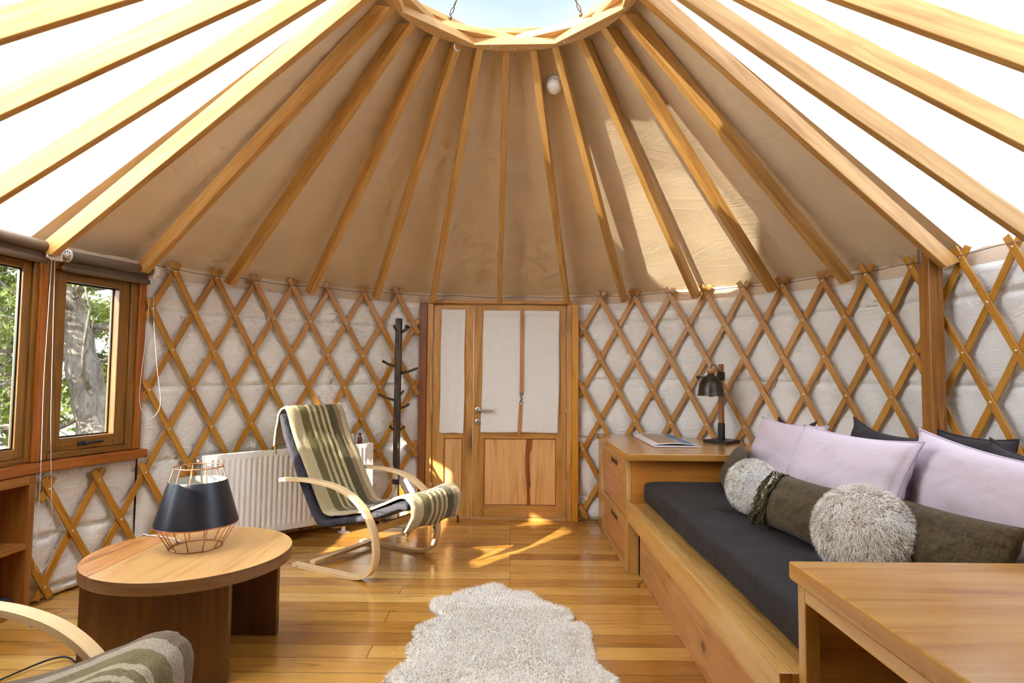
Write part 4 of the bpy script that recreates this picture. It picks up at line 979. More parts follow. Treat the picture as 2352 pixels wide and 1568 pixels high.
mb = MB(); mb.lathe([(0.1760, 0.112), (0.1215, 0.303)], 64); sh_ = mb.build('lamp_shade', M['shade'], LP)
mb = MB(); mb.lathe([(0.1740, 0.112), (0.1195, 0.303)], 64); mb.build('lining', M['shade_in'], sh_)
mb = MB(); mb.lathe([(0.0005, 0.16), (0.020, 0.16), (0.020, 0.215), (0.0005, 0.22)], 16); mb.tube([(-0.150, 0, 0.19), (0.150, 0, 0.19)], 0.0024, 6); mb.build('socket', M['blackplastic'], LP)
mb = MB(); mb.tube(catmull([(LX - 0.10, LY + 0.06, TZ + 0.004), (LX - 0.18, LY + 0.12, TZ + 0.004), (LX - 0.25, LY + 0.145, TZ + 0.004), (LX - 0.31, LY + 0.16, TZ + 0.004), (LX - 0.36, LY + 0.17, TZ - 0.02), (LX - 0.37, LY + 0.17, TZ - 0.3), (LX - 0.45, LY + 0.16, 0.006), (LX - 0.9, LY + .2, 0.004)], 8), 0.0032, 6)
tag(mb.build('cord', M['whitecord']), 'thin white lamp cord trailing over the coffee table edge', 'cord')
mb = MB(); mb.tube(catmull([(-2.35, 2.0, 0.005), (-2.1, 2.35, 0.005), (-1.95, 2.62, 0.02), (-1.83, 2.60, 0.006), (-1.72, 2.50, 0.005), (-1.5, 2.55, 0.005)], 8), 0.004, 6)
tag(mb.build('cord', M['cord']), 'black power cord on the floor beside the coffee table leg', 'cord')

# ------------------------------------------------------------------ corner cabinet
CT = 0.755
CB = thing('corner_cabinet', (0, 0, 0), 0, 'wooden corner cabinet with two drawers carrying the black desk lamp', 'cabinet')
def onR(x, r): return CY + math.sqrt(r * r - (x - CX) ** 2)
poly = [(0.728, 3.79), (1.97, 3.79)] + [(CX + 2.525 * math.sin(a), CY + 2.525 * math.cos(a)) for a in np.linspace(math.atan2(2.06, 1.2), math.atan2(0.7527, 2.41), 14)]
poly = [(0.728, 3.79), (2.22, 3.79)] + [(CX + 2.52 * math.sin(a), CY + 2.52 * math.cos(a)) for a in np.linspace(math.asin((2.22 - CX) / 2.52), math.asin((0.728 - CX) / 2.52), 16)]
mb = MB(); mb.prism(poly, CT - 0.045, CT, axis=0); mb.build('top', M['cabtop'], CB, bevel=0.004)
def cbx(par, name, mat, boxes, bevel=0.003, axis=None):
    mb = MB()
    for q_ in boxes: mb.box(*q_, axis=axis)
    return mb.build(name, M[mat], par, bevel=bevel)
cbx(CB, 'frame', 'cab', [(0.742, 0.775, 4.83, 5.09, 0, 0.709), (0.742, 0.775, 3.86, 3.93, 0, 0.709), (0.742, 0.775, 3.93, 4.83, 0.675, 0.709), (0.742, 0.775, 3.93, 4.83, 0.290, 0.325), (0.742, 0.775, 3.93, 4.83, 0.0, 0.025)])
cbx(CB, 'end_panel', 'orange', [(0.7755, 2.10, 3.862, 3.885, 0.30, 0.700)], axis=0)
cbx(CB, 'end_panel', 'cab', [(0.742, 0.812, 3.822, 3.8595, 0.0, 0.3285)])
for (z0, z1) in ((0.328, 0.672), (0.028, 0.287)):
    dr = cbx(CB, 'drawer', 'knotty', [(0.752, 0.772, 3.934, 4.826, z0, z1)], axis=1)
    cbx(dr, 'handle', 'slot', [(0.7495, 0.7515, 4.24, 4.50, z1 - 0.060, z1 - 0.028)], 0.001)  # dark strip painting the shade inside the cut-out hand slot
# magazine
MG = thing('magazine', (0, 0, 0), 0, 'open magazine with a landscape photo lying on the corner cabinet', 'magazine')
def page(x0, x1, y0, y1, lift, z, flip):
    V = []; nu_, nv_ = 14, 6; UVs = []
    for i in range(nu_):
        for j in range(nv_):
            u, v = i / (nu_ - 1), j / (nv_ - 1); V.append((x0 + (x1 - x0) * u, y0 + (y1 - y0) * v, z + lift * math.sin(PI * u ** 0.8) * (0.6 + 0.4 * v))); UVs.append((u, v))
    return V, nu_, nv_, UVs
def m_photo():
    m, t, p, o = newmat('magazine_landscape_photo'); uv = t.nodes.new('ShaderNodeUVMap').outputs[0]; sp = t.nodes.new('ShaderNodeSeparateXYZ'); t.links.new(uv, sp.inputs[0])
    n = noise(t, mapping(t, uv, (5, 5, 1)), 1.0, 5)
    a = t.nodes.new('ShaderNodeMath'); a.operation = 'MULTIPLY_ADD'; t.links.new(n, a.inputs[0]); a.inputs[1].default_value = 0.5; t.links.new(sp.outputs[0], a.inputs[2])
    c = ramp(t, a.outputs[0], [(0.2, srgb(70, 76, 40)), (0.45, srgb(160, 130, 70)), (0.7, srgb(176, 150, 120)), (0.9, srgb(180, 186, 205)), (1.0, srgb(60, 120, 170))])
    bdr = t.nodes.new('ShaderNodeMath'); bdr.operation = 'LESS_THAN'
    v = ramp(t, sp.outputs[1], [(0.0, (1, 1, 1)), (0.10, (0, 0, 0)), (0.93, (1, 1, 1))], 'CONSTANT'); u = ramp(t, sp.outputs[0], [(0.0, (1, 1, 1)), (0.14, (0, 0, 0)), (0.95, (1, 1, 1))], 'CONSTANT')
    c = mix(t, v, c, srgb(228, 226, 226)); c = mix(t, u, c, srgb(228, 226, 226)); t.links.new(c, p.inputs['Base Color']); p.inputs['Roughness'].default_value = 0.35; return m
M['photo'] = m_photo()
mb = MB(); mb.box(0.982, 1.30, 4.14, 4.82, CT + 0.0005, CT + 0.003); mb.build('cover', M['redpaper'], MG)
mb = MB(); mb.box(0.985, 1.305, 4.135, 4.825, CT + 0.0032, CT + 0.0125); mb.build('page_block', M['paper'], MG, bevel=0.001)
V, a_, b_, U_ = page(0.985, 1.31, 4.135, 4.83, 0.020, CT + 0.0135, False); gridmesh('open_page', V, a_, b_, M['photo'], MG, U_)
# desk lamp
DL_ = thing('desk_lamp', (0, 0, 0), 0, 'black metal desk lamp with a wooden post on the corner cabinet', 'lamp')
bx_, by_ = 1.565, 4.46; BM = Matrix.Translation((bx_, by_, CT)) @ Matrix.Rotation(D2(40), 4, 'Z')
mb = MB(); mb.box(-0.095, 0.095, -0.095, 0.095, 0.0005, 0.024, M4=BM); mb.build('base', M['black'], DL_, bevel=0.003)
mb = MB(); mb.box(-0.019, 0.019, -0.019, 0.019, 0.0245, 0.145, M4=BM @ Matrix.Translation((0.02, 0.012, 0))); mb.build('socket_sleeve', M['black'], DL_, bevel=0.001)
mb = MB(); mb.box(-0.016, 0.016, -0.016, 0.016, 0.146, 0.585, M4=BM @ Matrix.Translation((0.02, 0.012, 0))); mb.build('pole', M['lamppost'], DL_, bevel=0.002)
pl = BM @ Vector((0.02, 0.012, 0.50)); hc = Vector((1.470, 4.40, 1.105))
mb = MB(); prof = [(0.099, 0.0), (0.100, 0.004), (0.094, 0.012), (0.092, 0.040), (0.084, 0.082), (0.066, 0.120), (0.040, 0.145), (0.024, 0.152), (0.022, 0.162)]
mb.lathe(prof + [(0.020, 0.160), (0.036, 0.141), (0.062, 0.116), (0.080, 0.078), (0.088, 0.038), (0.097, 0.0)], 48, 0, Matrix.Translation(hc)); shd = mb.build('lamp_shade', M['gunmetal'], DL_)
mb = MB(); mb.lathe([(0.0005, 0.162), (0.029, 0.162), (0.030, 0.178), (0.026, 0.182), (0.030, 0.172), (0.029, 0.200), (0.0005, 0.201)], 24, 0, Matrix.Translation(hc)); mb.build('cap', M['cork'], DL_)
mb = MB(); mb.ball(hc + Vector((0, 0, 0.022)), 0.034, 20, 12); mb.tube([hc + Vector((0, 0, 0.05)), hc + Vector((0, 0, 0.14))], 0.014, 12); mb.build('bulb', M['bulb'], DL_)
mb = MB(); mb.box(-0.021, 0.021, -0.021, 0.021, 0.465, 0.525, M4=BM @ Matrix.Translation((0.02, 0.012, 0)))
pts = [pl + Vector((-0.01, -0.03, -0.01)), hc + Vector((0.085, 0.01, 0.135))]; mb.tube(pts, 0.008, 8); mb.tube([hc + Vector((0.085, 0.01, 0.135)), hc + Vector((-0.085, 0.0, 0.135))], 0.005, 8)
mb.tube([hc + Vector((-0.085, 0, 0.135)), hc + Vector((-0.104, 0, 0.135))], 0.012, 12); mb.build('arm', M['black'], DL_, bevel=0.001)
mb = MB(); mb.tube(catmull([hc + Vector((0, 0, 0.200)), hc + Vector((0.005, 0, 0.222)), hc + Vector((0.035, 0.01, 0.226)), pl + Vector((-0.03, -0.02, 0.04)), pl + Vector((-0.01, -0.024, 0.0))], 6), 0.0032, 6); mb.build('wire', M['blackplastic'], DL_)

# ------------------------------------------------------------------ daybed
DB = thing('daybed', (0, 0, 0), 0, 'long built-in wooden daybed base running along the right wall', 'daybed')
cbx(DB, 'front_rail', 'cab', [(0.738, 0.772, 1.672, 3.821, 0.331, 0.445)])
cbx(DB, 'platform', 'cab', [(0.7725, 2.10, 1.672, 3.8, 0.418, 0.4445)], axis=1)
cbx(DB, 'base_panel', 'knotty', [(0.813, 0.835, 1.672, 3.80, 0.0, 0.417)], axis=1)
# mattress: soft rounded slab
def soft_box(name, x0, x1, y0, y1, z0, z1, r, mat, seed, wr=0.004, n=(44, 90, 8)):
    V = []; vn = VN(seed); F = []; nx, ny, nz = n
    bm = bmesh.new(); bmesh.ops.create_cube(bm, size=1.0)
    me = bpy.data.meshes.new(name); bm.free()
    # superellipse cross-section swept along y
    nS = 64; ny = 80
    for j in range(ny):
        t = j / (ny - 1); y = y0 + (y1 - y0) * t; e = min(t, 1 - t) * (y1 - y0); k = 1.0 if e > r else math.sqrt(max(0, 1 - (1 - e / r) ** 2))
        for i in range(nS):
            th = 2 * PI * i / nS; cu, su = math.cos(th), math.sin(th); px = math.copysign(abs(cu) ** 0.14, cu); pz_ = math.copysign(abs(su) ** 0.30, su)
            hx = (x1 - x0) / 2 - r * 0.6 * (1 - k); hz = (z1 - z0) / 2 * (0.55 + 0.45 * k)
            x = (x0 + x1) / 2 + px * hx + wr * 1.5 * float(vn(t * 19, i * .2)); z = (z0 + z1) / 2 + pz_ * hz + (wr * float(vn(x * 6 + 5, y * 6)) if su > 0 else 0)
            if su < -0.2: z = max(z, z0)
            V.append((x, y, max(z, z0)))
    for j in range(ny - 1):
        for i in range(nS): i2 = (i + 1) % nS; F.append((j * nS + i, j * nS + i2, (j + 1) * nS + i2, (j + 1) * nS + i))
    F.append(tuple(range(nS))); F.append(tuple((ny - 1) * nS + i for i in range(nS))[::-1])
    mb = MB(); mb.add(V, F, None, 0, True); return mb.build(name, mat)
mt = soft_box('mattress', 0.838, 2.02, 1.70, 3.83, 0.4455, 0.585, 0.05, M['charcoal'], 41)
tag(mt, 'long mattress under a charcoal cover on the wooden daybed', 'mattress')

# pillows ----------------------------------------------------------
def pillow_mesh(w, h, t, seed, pinch=0.05, pw=2.4):
    """local: x width, z height (0 at the bottom edge), y thickness"""
    nu_, nv_ = 41, 31; vn = VN(seed); sides = []; V = []; F = []
    for s in (-1, 1):
        for i in range(nu_):
            for j in range(nv_):
                u, v = 2 * i / (nu_ - 1) - 1, 2 * j / (nv_ - 1) - 1
                th = (max(0, 1 - abs(u) ** pw) * max(0, 1 - abs(v) ** pw)) ** 0.55
                px = u * w / 2 * (1 - pinch * (1 - v * v) ** 1 * abs(u) ** 3 * 0 - pinch * (1 - abs(v) ** 2) * (abs(u) ** 6)); pz_ = v * h / 2 * (1 - pinch * (1 - abs(u) ** 2) * abs(v) ** 6)
                y = s * t / 2 * th + 0.012 * float(vn(u * 3 + 5, v * 3 + s)) * th + 0.006 * float(vn(u * 9 + v * 4, v * 7)) * (th ** 0.5)
                # radial gathers towards the ends
                y += s * 0.006 * math.sin(v * 16 + seed) * max(0, abs(u) - 0.55) * th * 2
                V.append((px, y, pz_ + h / 2))
    o = nu_ * nv_
    for s in (0, 1):
        for i in range(nu_ - 1):
            for j in range(nv_ - 1):
                a = s * o + i * nv_ + j; f = (a, a + nv_, a + nv_ + 1, a + 1); F.append(f if s == 0 else f[::-1])
    rim = [(i, 0) for i in range(nu_)] + [(nu_ - 1, j) for j in range(1, nv_)] + [(i, nv_ - 1) for i in range(nu_ - 2, -1, -1)] + [(0, j) for j in range(nv_ - 2, 0, -1)]
    for k in range(len(rim)):
        a, b_ = rim[k], rim[(k + 1) % len(rim)]; ia, ib = a[0] * nv_ + a[1], b_[0] * nv_ + b_[1]; F.append((ia, ib, o + ib, o + ia))
    return V, F, [Vector(V[a * nv_ + c]) for a, c in rim]
def pillow(name, mat, P0, P1, h, t, lean, seed, label, cat='pillow', group=None, seam=None, seamr=0.004, pinch=0.06, roll=0.0):
    """bottom edge from P0 to P1 (world); leans by `lean` (rad) away from the room (towards +normal)"""
    P0, P1 = Vector(P0), Vector(P1); w = (P1 - P0).length; X = (P1 - P0).normalized(); up = Vector((0, 0, 1)); N = X.cross(up).normalized()
    if N.x < 0: N = -N           # N points to the wall (+x side)
    Zd = (up * math.cos(lean) + N * math.sin(lean)).normalized(); Y = Zd.cross(X).normalized(); Zd = X.cross(Y)
    if Zd.z < 0: Y = -Y; Zd = X.cross(Y)
    V, F, rim = pillow_mesh(w, h, t, seed, pinch)
    mb = MB(); mb.add(V, F, None, 0, True); o = mb.build(name, mat); c = (P0 + P1) / 2
    o.matrix_world = Matrix(((X.x, Y.x, Zd.x, c.x), (X.y, Y.y, Zd.y, c.y), (X.z, Y.z, Zd.z, c.z + abs(roll) * w / 2), (0, 0, 0, 1))) @ Matrix.Rotation(-roll, 4, 'Y')
    tag(o, label, cat, group)
    if seam:
        s = MB(); cc = Vector((0, 0, h / 2)); s.tube([cc + (p - cc) * 1.008 for p in rim], seamr, 6, 0, True); s.build('seam', seam, o)
    return o
MZ = 0.597
# big lilac pillows: far, middle, near
pillow('pillow', M['lilac'], (1.50, 3.06, MZ), (1.46, 3.76, MZ), 0.42, 0.17, 0.30, 51, 'pale lilac linen pillow farthest from the camera, beside the corner cabinet', seam=M['tape'], group='lilac linen pillows', pinch=0.12)
pillow('pillow', M['lilac'], (1.40, 2.25, MZ), (1.35, 3.06, MZ), 0.44, 0.20, 0.36, 52, 'middle pale lilac linen pillow, whole and in front of the others', seam=M['tape'], group='lilac linen pillows', pinch=0.12)
pillow('pillow', M['lilac'], (1.58, 1.72, MZ), (1.60, 2.50, MZ), 0.395, 0.17, 0.20, 53, 'nearest pale lilac linen pillow, cropped by the right picture edge', seam=M['tape'], group='lilac linen pillows', pinch=0.12, roll=0.075)
pillow('pillow', M['darkpillow'], (1.66, 3.44, MZ), (1.60, 3.80, MZ), 0.41, 0.10, 0.26, 54, 'black linen pillow corner peeking between the far and middle lilac pillows', seam=M['darkpillow'], group='black linen pillows', pinch=0.24)
pillow('pillow', M['darkpillow'], (1.74, 2.62, MZ), (1.66, 3.14, MZ), 0.42, 0.13, 0.28, 55, 'black linen pillow whose corner points up behind the middle lilac pillow', seam=M['darkpillow'], group='black linen pillows', pinch=0.26, roll=0.09)
pillow('pillow', M['darkpillow'], (1.93, 2.34, MZ), (1.93, 2.78, MZ), 0.42, 0.11, 0.12, 57, 'black linen pillow lying rearmost, right of the thick bracketed post', seam=M['darkpillow'], group='black linen pillows', pinch=0.1)
pillow('pillow', M['darkpillow'], (1.75, 1.80, MZ), (1.76, 2.35, MZ), 0.41, 0.13, 0.24, 56, 'black linen pillow behind the lilac pillow at the right picture edge', seam=M['darkpillow'], group='black linen pillows', pinch=0.26, roll=0.05)
# brown wool cushions
cu = pillow('cushion', M['brown'], (1.20, 3.36, MZ), (1.30, 3.74, MZ), 0.27, 0.10, 0.50, 61, 'small brown wool cushion leaning by the corner cabinet', 'cushion', 'brown wool cushions')
mid = pillow('cushion', M['brown'], (1.18, 2.28, MZ), (1.12, 2.72, MZ), 0.245, 0.14, 0.45, 62, 'brown wool cushion with fringes between the two fluffy cushions', 'cushion', 'brown wool cushions')
near = pillow('cushion', M['brown'], (1.385, 1.71, MZ), (1.29, 2.13, MZ), 0.25, 0.13, 0.45, 63, 'brown wool cushion behind the desk, right of the near fluffy cushion', 'cushion', 'brown wool cushions')
rnd = random.Random(5)
for (u, nst) in ((0.245, 90), (0.14, 90)):
    mb = MB()
    for k in range(nst):
        v = k / nst; z = 0.245 * v; side = 1 if k % 2 else -1
        th = (max(0, 1 - abs(2 * v - 1) ** 2.4)) ** 0.55 * 0.065 * (0.5 if u > 0.2 else 1.0)
        # the front (room) side carries the visible fringe
        for sgn in (-1, 1):
            p = Vector((u + rnd.uniform(-.006, .006), sgn * th, z)); q_ = p + Vector((rnd.uniform(-.02, .012), sgn * rnd.uniform(0.004, 0.016), rnd.uniform(-0.02, 0.004))); q2 = q_ + Vector((rnd.uniform(-.012, .012), sgn * rnd.uniform(-.003, .006), -rnd.uniform(0.012, 0.030)))
            mb.tube([p, q_, q2], [0.0028, 0.0024, 0.0016], 5)
    mb.build('fringe', M['fringe'], mid)

# fur -------------------------------------------------------------
def fur(name, P, N, length, width, mat, parent, seed, curl=0.5, gravity=0.2, clump=0.0, segs=3, flow=None):
    """P, N: root points and normals (n,3). Each strand is a tapering ribbon with its own bend."""
    rs = np.random.RandomState(seed); n = len(P)
    L = length * (0.65 + 0.6 * rs.rand(n)); rv = rs.randn(n, 3); T = np.cross(N, rv); T /= np.linalg.norm(T, axis=1)[:, None] + 1e-9
    if flow is None: B = T
    else:
        B = flow + 0.8 * T; B /= np.linalg.norm(B, axis=1)[:, None] + 1e-9
    wdir = np.cross(B, N); wdir /= np.linalg.norm(wdir, axis=1)[:, None] + 1e-9
    W = width * (0.7 + 0.6 * rs.rand(n)); cur = curl * (0.4 + rs.rand(n)); nv = 2 * segs + 1
    V = np.zeros((n, nv, 3))
    for s in range(segs + 1):
        t = s / segs; c = P + N * (L * t * (1 - 0.35 * cur * t))[:, None] + B * (L * cur * t * t)[:, None]; c[:, 2] -= gravity * L * t * t
        if s < segs:
            w = wdir * (W * (1 - 0.6 * t))[:, None] / 2; V[:, 2 * s] = c - w; V[:, 2 * s + 1] = c + w
        else: V[:, 2 * segs] = c
    F = []
    base = np.arange(n) * nv
    quads = []
    for s in range(segs - 1):
        quads.append(np.stack([base + 2 * s, base + 2 * s + 1, base + 2 * s + 3, base + 2 * s + 2], 1))
    tris = np.stack([base + 2 * (segs - 1), base + 2 * (segs - 1) + 1, base + 2 * segs], 1)
    me = bpy.data.meshes.new(name); me.vertices.add(n * nv); me.vertices.foreach_set('co', V.reshape(-1))
    q = np.concatenate(quads) if quads else np.zeros((0, 4), int); nq, nt = len(q), len(tris)
    me.loops.add(nq * 4 + nt * 3); me.loops.foreach_set('vertex_index', np.concatenate([q.reshape(-1), tris.reshape(-1)]).astype(np.int32))
    me.polygons.add(nq + nt); st = np.concatenate([np.arange(nq) * 4, nq * 4 + np.arange(nt) * 3]).astype(np.int32); me.polygons.foreach_set('loop_start', st)
    me.polygons.foreach_set('use_smooth', np.ones(nq + nt, bool)); me.materials.append(mat); me.update(calc_edges=True)
    o = bpy.data.objects.new(name, me); COL.objects.link(o); o.parent = parent; o['kind'] = 'stuff'
    return o
def fluffy(loc, rad, thick, rot, mat, n, label, seed, ln=0.032):
    c = thing('fluffy_cushion', loc, 0, label, 'cushion', 'round sheepskin cushions'); c.rotation_euler = rot
    rs = np.random.RandomState(seed); u = rs.randn(n, 3); u /= np.linalg.norm(u, axis=1)[:, None]
    S = np.array([rad, thick, rad]); e = np.sign(u) * np.abs(u) ** np.array([1, 0.8, 1]); P = u * S; N = u / S; N /= np.linalg.norm(N, axis=1)[:, None]
    mb = MB(); mb.ball(Vector((0, 0, 0)), 1.0, 32, 20, 0, (rad, thick, rad)); mb.build('body', mat, c)
    # clumps share a bend direction
    k = rs.randn(140, 3); k /= np.linalg.norm(k, axis=1)[:, None]; fl = rs.randn(140, 3); idx = np.argmax(u @ k.T, axis=1); flow = fl[idx] * 0.45 + rs.randn(n, 3) * 0.35 + np.array([0.2, -0.3, -0.8]); flow -= N * np.sum(flow * N, axis=1)[:, None]; flow /= np.linalg.norm(flow, axis=1)[:, None] + 1e-9
    fur('fur', P, N, ln, 0.0022, mat, c, seed, 0.75, 0.1, flow=flow, segs=3); return c
fluffy((1.215, 2.08, 0.722), 0.146, 0.085, (D2(-18), 0, D2(-30)), M['fur_near'], 26000, 'round cream sheepskin cushion nearest the desk', 71, 0.025)
fluffy((1.170, 2.92, 0.722), 0.116, 0.072, (D2(-16), 0, D2(-50)), M['fur_far'], 20000, 'round white and grey sheepskin cushion farther back on the mattress', 72, 0.024)

# sheepskin rug ----------------------------------------------------
RUG = [(-0.484, 2.427), (-0.514, 2.465), (-0.517, 2.519), (-0.477, 2.595), (-0.446, 2.635), (-0.462, 2.697), (-0.478, 2.772), (-0.461, 2.865), (-0.477, 2.926), (-0.474, 3.003), (-0.428, 3.064), (-0.357, 3.129), (-0.392, 3.171), (-0.435, 3.23), (-0.445, 3.36), (-0.412, 3.40), (-0.349, 3.395), (-0.328, 3.44), (-0.276, 3.50), (-0.22, 3.53), (-0.17, 3.565), (-0.1, 3.62), (-0.039, 3.59), (0.007, 3.50), (0.052, 3.48), (0.116, 3.485), (0.164, 3.40), (0.174, 3.352), (0.232, 3.304), (0.289, 3.258), (0.322, 3.228), (0.344, 3.13), (0.293, 3.066), (0.377, 3.068), (0.403, 3.009), (0.41, 2.945), (0.395, 2.871), (0.392, 2.779), (0.392, 2.641), (0.415, 2.573), (0.456, 2.518), (0.46, 2.447), (0.42, 2.37), (0.38, 2.2), (0.36, 2.0), (0.30, 1.8), (0.1, 1.72), (-0.15, 1.70), (-0.35, 1.8), (-0.42, 2.0), (-0.43, 2.25)]
def inside(P, poly):
    x, y = P[:, 0], P[:, 1]; r = np.zeros(len(P), bool); n = len(poly)
    for i in range(n):
        x1, y1 = poly[i]; x2, y2 = poly[(i + 1) % n]; c = ((y1 > y) != (y2 > y)); xi = (x2 - x1) * (y - y1) / (y2 - y1 + 1e-12) + x1; r ^= c & (x < xi)
    return r
def edgedist(P, poly):
    d = np.full(len(P), 9.0); n = len(poly)
    for i in range(n):
        a = np.array(poly[i]); b_ = np.array(poly[(i + 1) % n]); ab = b_ - a; t = np.clip(((P - a) @ ab) / (ab @ ab), 0, 1); d = np.minimum(d, np.linalg.norm(P - (a + t[:, None] * ab), axis=1))
    return d
RG = thing('sheepskin_rug', (0, 0, 0), 0, 'white sheepskin rug lying on the wooden floor in front of the daybed', 'rug')
cen = np.array([0, 2.7]); RP = [tuple(cen + (np.array(p) - cen) * 0.965) for p in RUG]
mb = MB(); mb.prism(RP, 0.001, 0.008); mb.build('hide', M['hide'], RG)
rs = np.random.RandomState(9); P2 = rs.rand(260000, 2) * [1.1, 2.1] + [-0.56, 1.62]; P2 = P2[inside(P2, RP)][:75000]
ed = edgedist(P2, RP); hgt = 0.008 + 0.016 * (1 - np.exp(-ed / 0.03)) * (0.95 + 0.15 * (VN(81)(P2[:, 0] * 9, P2[:, 1] * 9)))
P3 = np.c_[P2, np.minimum(hgt, 0.03)]; cdir = P2 - cen; Nn = np.c_[cdir * (np.exp(-ed / 0.03) * 1.6)[:, None] / (np.linalg.norm(cdir, axis=1)[:, None] + .01), np.ones(len(P2))]; Nn /= np.linalg.norm(Nn, axis=1)[:, None]
fa = VN(82)(P2[:, 0] * 3, P2[:, 1] * 3) * 8; flow = np.c_[np.cos(fa), np.sin(fa), fa * 0] * 0.45
fur('pile', P3, Nn, 0.024, 0.0036, M['fur_rug'], RG, 83, 0.6, 0.25, flow=flow, segs=2)
# puffy underlayer so the pile never shows floor through
g = 110; xs = np.linspace(-0.54, 0.50, g); ys = np.linspace(1.68, 3.66, 200); X_, Y_ = np.meshgrid(xs, ys, indexing='ij'); Q = np.c_[X_.ravel(), Y_.ravel()]; ins = inside(Q, RP); e_ = edgedist(Q, RP)
hh = np.where(ins, 0.009 + 0.016 * (1 - np.exp(-e_ / 0.02)) * (0.95 + 0.12 * VN(84)(Q[:, 0] * 9, Q[:, 1] * 9)), -1)
Vg = [(Q[i, 0], Q[i, 1], hh[i]) for i in range(len(Q))]; Fg = []
for i in range(g - 1):
    for j in range(199):
        q_ = (i * 200 + j, (i + 1) * 200 + j, (i + 1) * 200 + j + 1, i * 200 + j + 1)
        if all(ins[k] for k in q_): Fg.append(q_)
us = sorted({k for f in Fg for k in f}); mp_ = {k: i for i, k in enumerate(us)}
mb = MB(); mb.add([Vg[k] for k in us], [tuple(mp_[k] for k in f) for f in Fg], None, 0, True); mb.build('fleece', M['fur_rug'], RG)

# ------------------------------------------------------------------ desk in the lower right corner
DK_ = thing('desk', (0, 0, 0), 0, 'low wooden desk with an open side, cropped by the bottom right picture corner', 'desk')
cbx(DK_, 'top', 'cabtop', [(0.765, 2.02, 0.62, 1.668, 0.700, 0.748)], 0.006, axis=0)
cbx(DK_, 'frame', 'cab', [(0.782, 0.822, 1.612, 1.652, 0.0, 0.699), (0.782, 0.822, 0.66, 0.70, 0.0, 0.699), (0.782, 0.822, 0.7005, 1.6115, 0.655, 0.699), (0.782, 0.822, 0.7005, 1.6115, 0.0, 0.05)], 0.003)
cbx(DK_, 'back_panel', 'cab', [(0.823, 1.98, 1.630, 1.648, 0.0, 0.699)], 0.002)
cbx(DK_, 'side_panel', 'cab', [(1.40, 1.42, 0.66, 1.629, 0.0, 0.699)], 0.002)
cbx(DK_, 'front_panel', 'cab', [(0.823, 1.98, 0.66, 0.68, 0.0, 0.699)], 0.002)
cbx(DK_, 'shelf', 'cab', [(0.823, 1.399, 0.681, 1.629, 0.36, 0.38)], 0.002)
mb = MB(); mb.box(0.93, 1.36, 0.95, 1.42, 0.3805, 0.50); mb.box(0.94, 0.945, 1.0, 1.38, 0.501, 0.503, m=0)
tag(mb.build('storage_box', M['blackplastic'], bevel=0.006), 'black box on the shelf inside the desk', 'box')

# ------------------------------------------------------------------ outdoors
b = MB(); b.prism([(CX + 60 * math.sin(a), CY + 60 * math.cos(a)) for a in np.linspace(0, 2 * PI, 49)[:-1]], -0.75, -0.70)
gm = plain('dry_ground', srgb(120, 112, 84), 0.95, var=0.35); go = b.build('ground', gm); go['kind'] = 'structure'
def m_bark():
    m, t, p, o = newmat('grey_bark'); tc = t.nodes.new('ShaderNodeTexCoord')
    n = noise(t, mapping(t, tc.outputs['Object'], (9, 9, 2.5)), 1.5, 6, 0.7, 1.0); c = ramp(t, n, [(0.3, srgb(58, 52, 46)), (0.6, srgb(128, 118, 106)), (0.8, srgb(170, 160, 146))])
    t.links.new(c, p.inputs['Base Color']); p.inputs['Roughness'].default_value = 0.95; bump(t, p, n, 0.8, 0.04); return m
M['bark'] = m_bark()
def m_leaf():
    m, t, p, o = newmat('tree_leaves'); oi = t.nodes.new('ShaderNodeTexCoord'); n = noise(t, oi.outputs['Object'], 3.0, 4)
    c = ramp(t, n, [(0.35, srgb(58, 74, 30)), (0.55, srgb(108, 124, 48)), (0.75, srgb(156, 164, 72))]); t.links.new(c, p.inputs['Base Color']); p.inputs['Roughness'].default_value = 0.6
    tr = t.nodes.new('ShaderNodeBsdfTranslucent'); t.links.new(c, tr.inputs[0]); mx = t.nodes.new('ShaderNodeMixShader'); mx.inputs[0].default_value = 0.35; t.links.new(p.outputs[0], mx.inputs[1]); t.links.new(tr.outputs[0], mx.inputs[2]); t.links.new(mx.outputs[0], o.inputs[0]); return m
M['leaf'] = m_leaf()
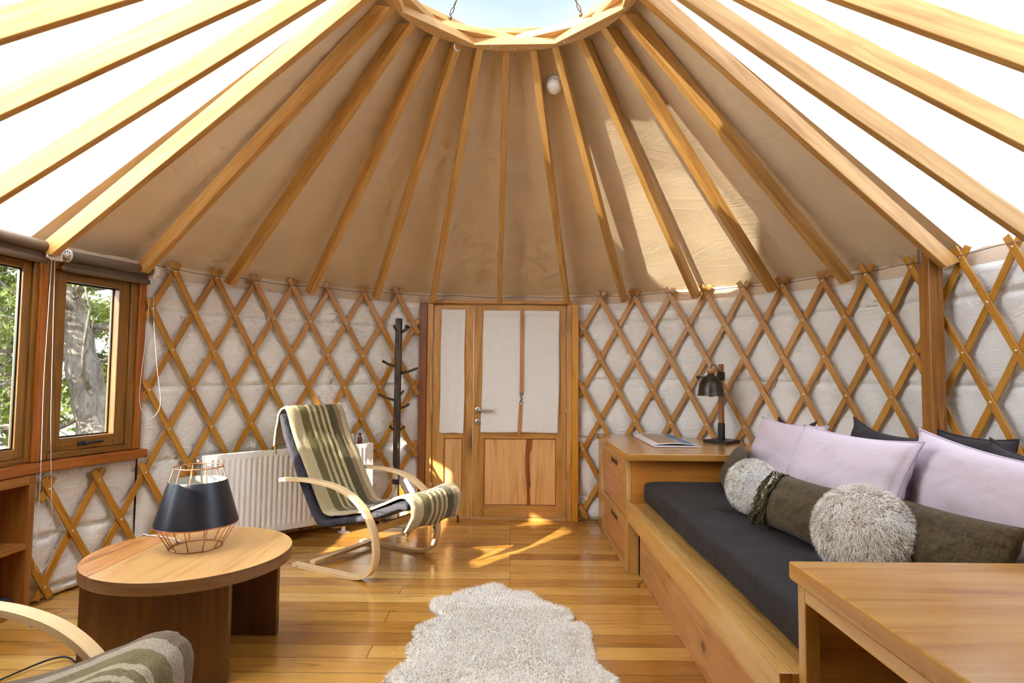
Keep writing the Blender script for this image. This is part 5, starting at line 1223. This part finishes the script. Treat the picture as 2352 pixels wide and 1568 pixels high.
def tree(loc, trunk, r0, branches, clumps, nleaf, seed, label, lsize=0.045):
    T = thing('tree', loc, 0, label, 'tree', 'trees outside the windows'); rs = np.random.RandomState(seed)
    mb = MB(); pts = catmull([Vector(p) for p in trunk], 8); n = len(pts)
    mb.tube(pts, [r0 * (1 - 0.55 * i / (n - 1)) * (1 + 0.08 * math.sin(i * 1.7)) for i in range(n)], 18); mb.build('trunk', M['bark'], T)
    mb = MB()
    for k in range(branches):
        s = pts[int(n * (0.25 + 0.72 * rs.rand()))  if n > 4 else 0]; dr = Vector((rs.randn(), rs.randn(), rs.rand() * 0.9 - 0.15)).normalized(); l = 0.8 + 1.4 * rs.rand(); p = [s.copy()]
        for q_ in range(6): dr = (dr + Vector(rs.randn(3) * 0.28)).normalized(); p.append(p[-1] + dr * l / 6)
        mb.tube(p, [0.030 * (1 - 0.8 * i / 6) + 0.003 for i in range(7)], 6)
        for w in range(4):
            s2 = p[rs.randint(2, 6)]; d2 = (dr + Vector(rs.randn(3) * 0.7)).normalized(); pp_ = [s2.copy()]
            for q_ in range(4): d2 = (d2 + Vector(rs.randn(3) * 0.3)).normalized(); pp_.append(pp_[-1] + d2 * 0.14)
            mb.tube(pp_, [0.008, 0.006, 0.005, 0.004, 0.002], 5)
    if branches: mb.build('branches', M['bark'], T)
    C = np.array([c[:3] for c in clumps]); Rr = np.array([c[3] for c in clumps]); idx = rs.randint(0, len(C), nleaf)
    sub = rs.randn(len(C) * 26, 3); sub /= np.linalg.norm(sub, axis=1)[:, None]; sub *= rs.rand(len(C) * 26)[:, None] ** 0.5
    si = idx * 26 + rs.randint(0, 26, nleaf); P = C[idx] + sub[si] * Rr[idx][:, None] + rs.randn(nleaf, 3) * (Rr[idx] * 0.13)[:, None]
    N = rs.randn(nleaf, 3); N[:, 2] = np.abs(N[:, 2]) + .3; N /= np.linalg.norm(N, axis=1)[:, None]; T1 = np.cross(N, rs.randn(nleaf, 3)); T1 /= np.linalg.norm(T1, axis=1)[:, None]; T2 = np.cross(N, T1)
    s_ = lsize * (0.6 + 0.8 * rs.rand(nleaf))[:, None]; V = np.stack([P - T1 * s_, P + T2 * s_ * .45, P + T1 * s_, P - T2 * s_ * .45], 1)
    me = bpy.data.meshes.new('foliage'); me.vertices.add(nleaf * 4); me.vertices.foreach_set('co', V.reshape(-1)); me.loops.add(nleaf * 4); me.loops.foreach_set('vertex_index', np.arange(nleaf * 4, dtype=np.int32)); me.polygons.add(nleaf); me.polygons.foreach_set('loop_start', (np.arange(nleaf) * 4).astype(np.int32)); me.materials.append(M['leaf']); me.update(calc_edges=True)
    o = bpy.data.objects.new('foliage', me); COL.objects.link(o); o.parent = T; o['kind'] = 'stuff'
    return T
def cl(n, seed, x, y, z, r): 
    rs = np.random.RandomState(seed); return [(rs.uniform(*x), rs.uniform(*y), rs.uniform(*z), rs.uniform(*r)) for _ in range(n)]
tree((-4.85, 7.0, -0.7), [(0.28, 0, 0), (0.12, 0, 0.8), (-0.08, 0, 1.6), (-0.30, 0, 2.4), (-0.62, 0.1, 3.2), (-1.1, 0.2, 4.2)], 0.24, 16, cl(16, 1, (-2.2, 1.6), (-0.4, 2.0), (1.5, 4.4), (0.3, 0.6)), 9000, 101, 'leaning grey-barked tree seen through the window nearest the lattice')
tree((-7.2, 8.6, -0.7), [(0, 0, 0), (0.1, 0, 1.2), (-0.2, 0, 2.5), (-0.3, 0, 4.5)], 0.14, 22, cl(22, 2, (-2.4, 2.4), (-1.2, 1.6), (0.8, 4.6), (0.3, 0.7)), 13000, 102, 'leafy tree far outside behind the leaning trunk')
tree((-6.6, 5.4, -0.7), [(0, 0, 0), (0.05, 0.1, 1.2), (-0.2, 0.1, 2.5), (-0.1, 0, 4.4)], 0.10, 22, cl(18, 3, (-1.6, 1.6), (-1.2, 1.4), (1.2, 4.6), (0.3, 0.6)), 9000, 103, 'bushy green tree seen through the window at the left picture edge')
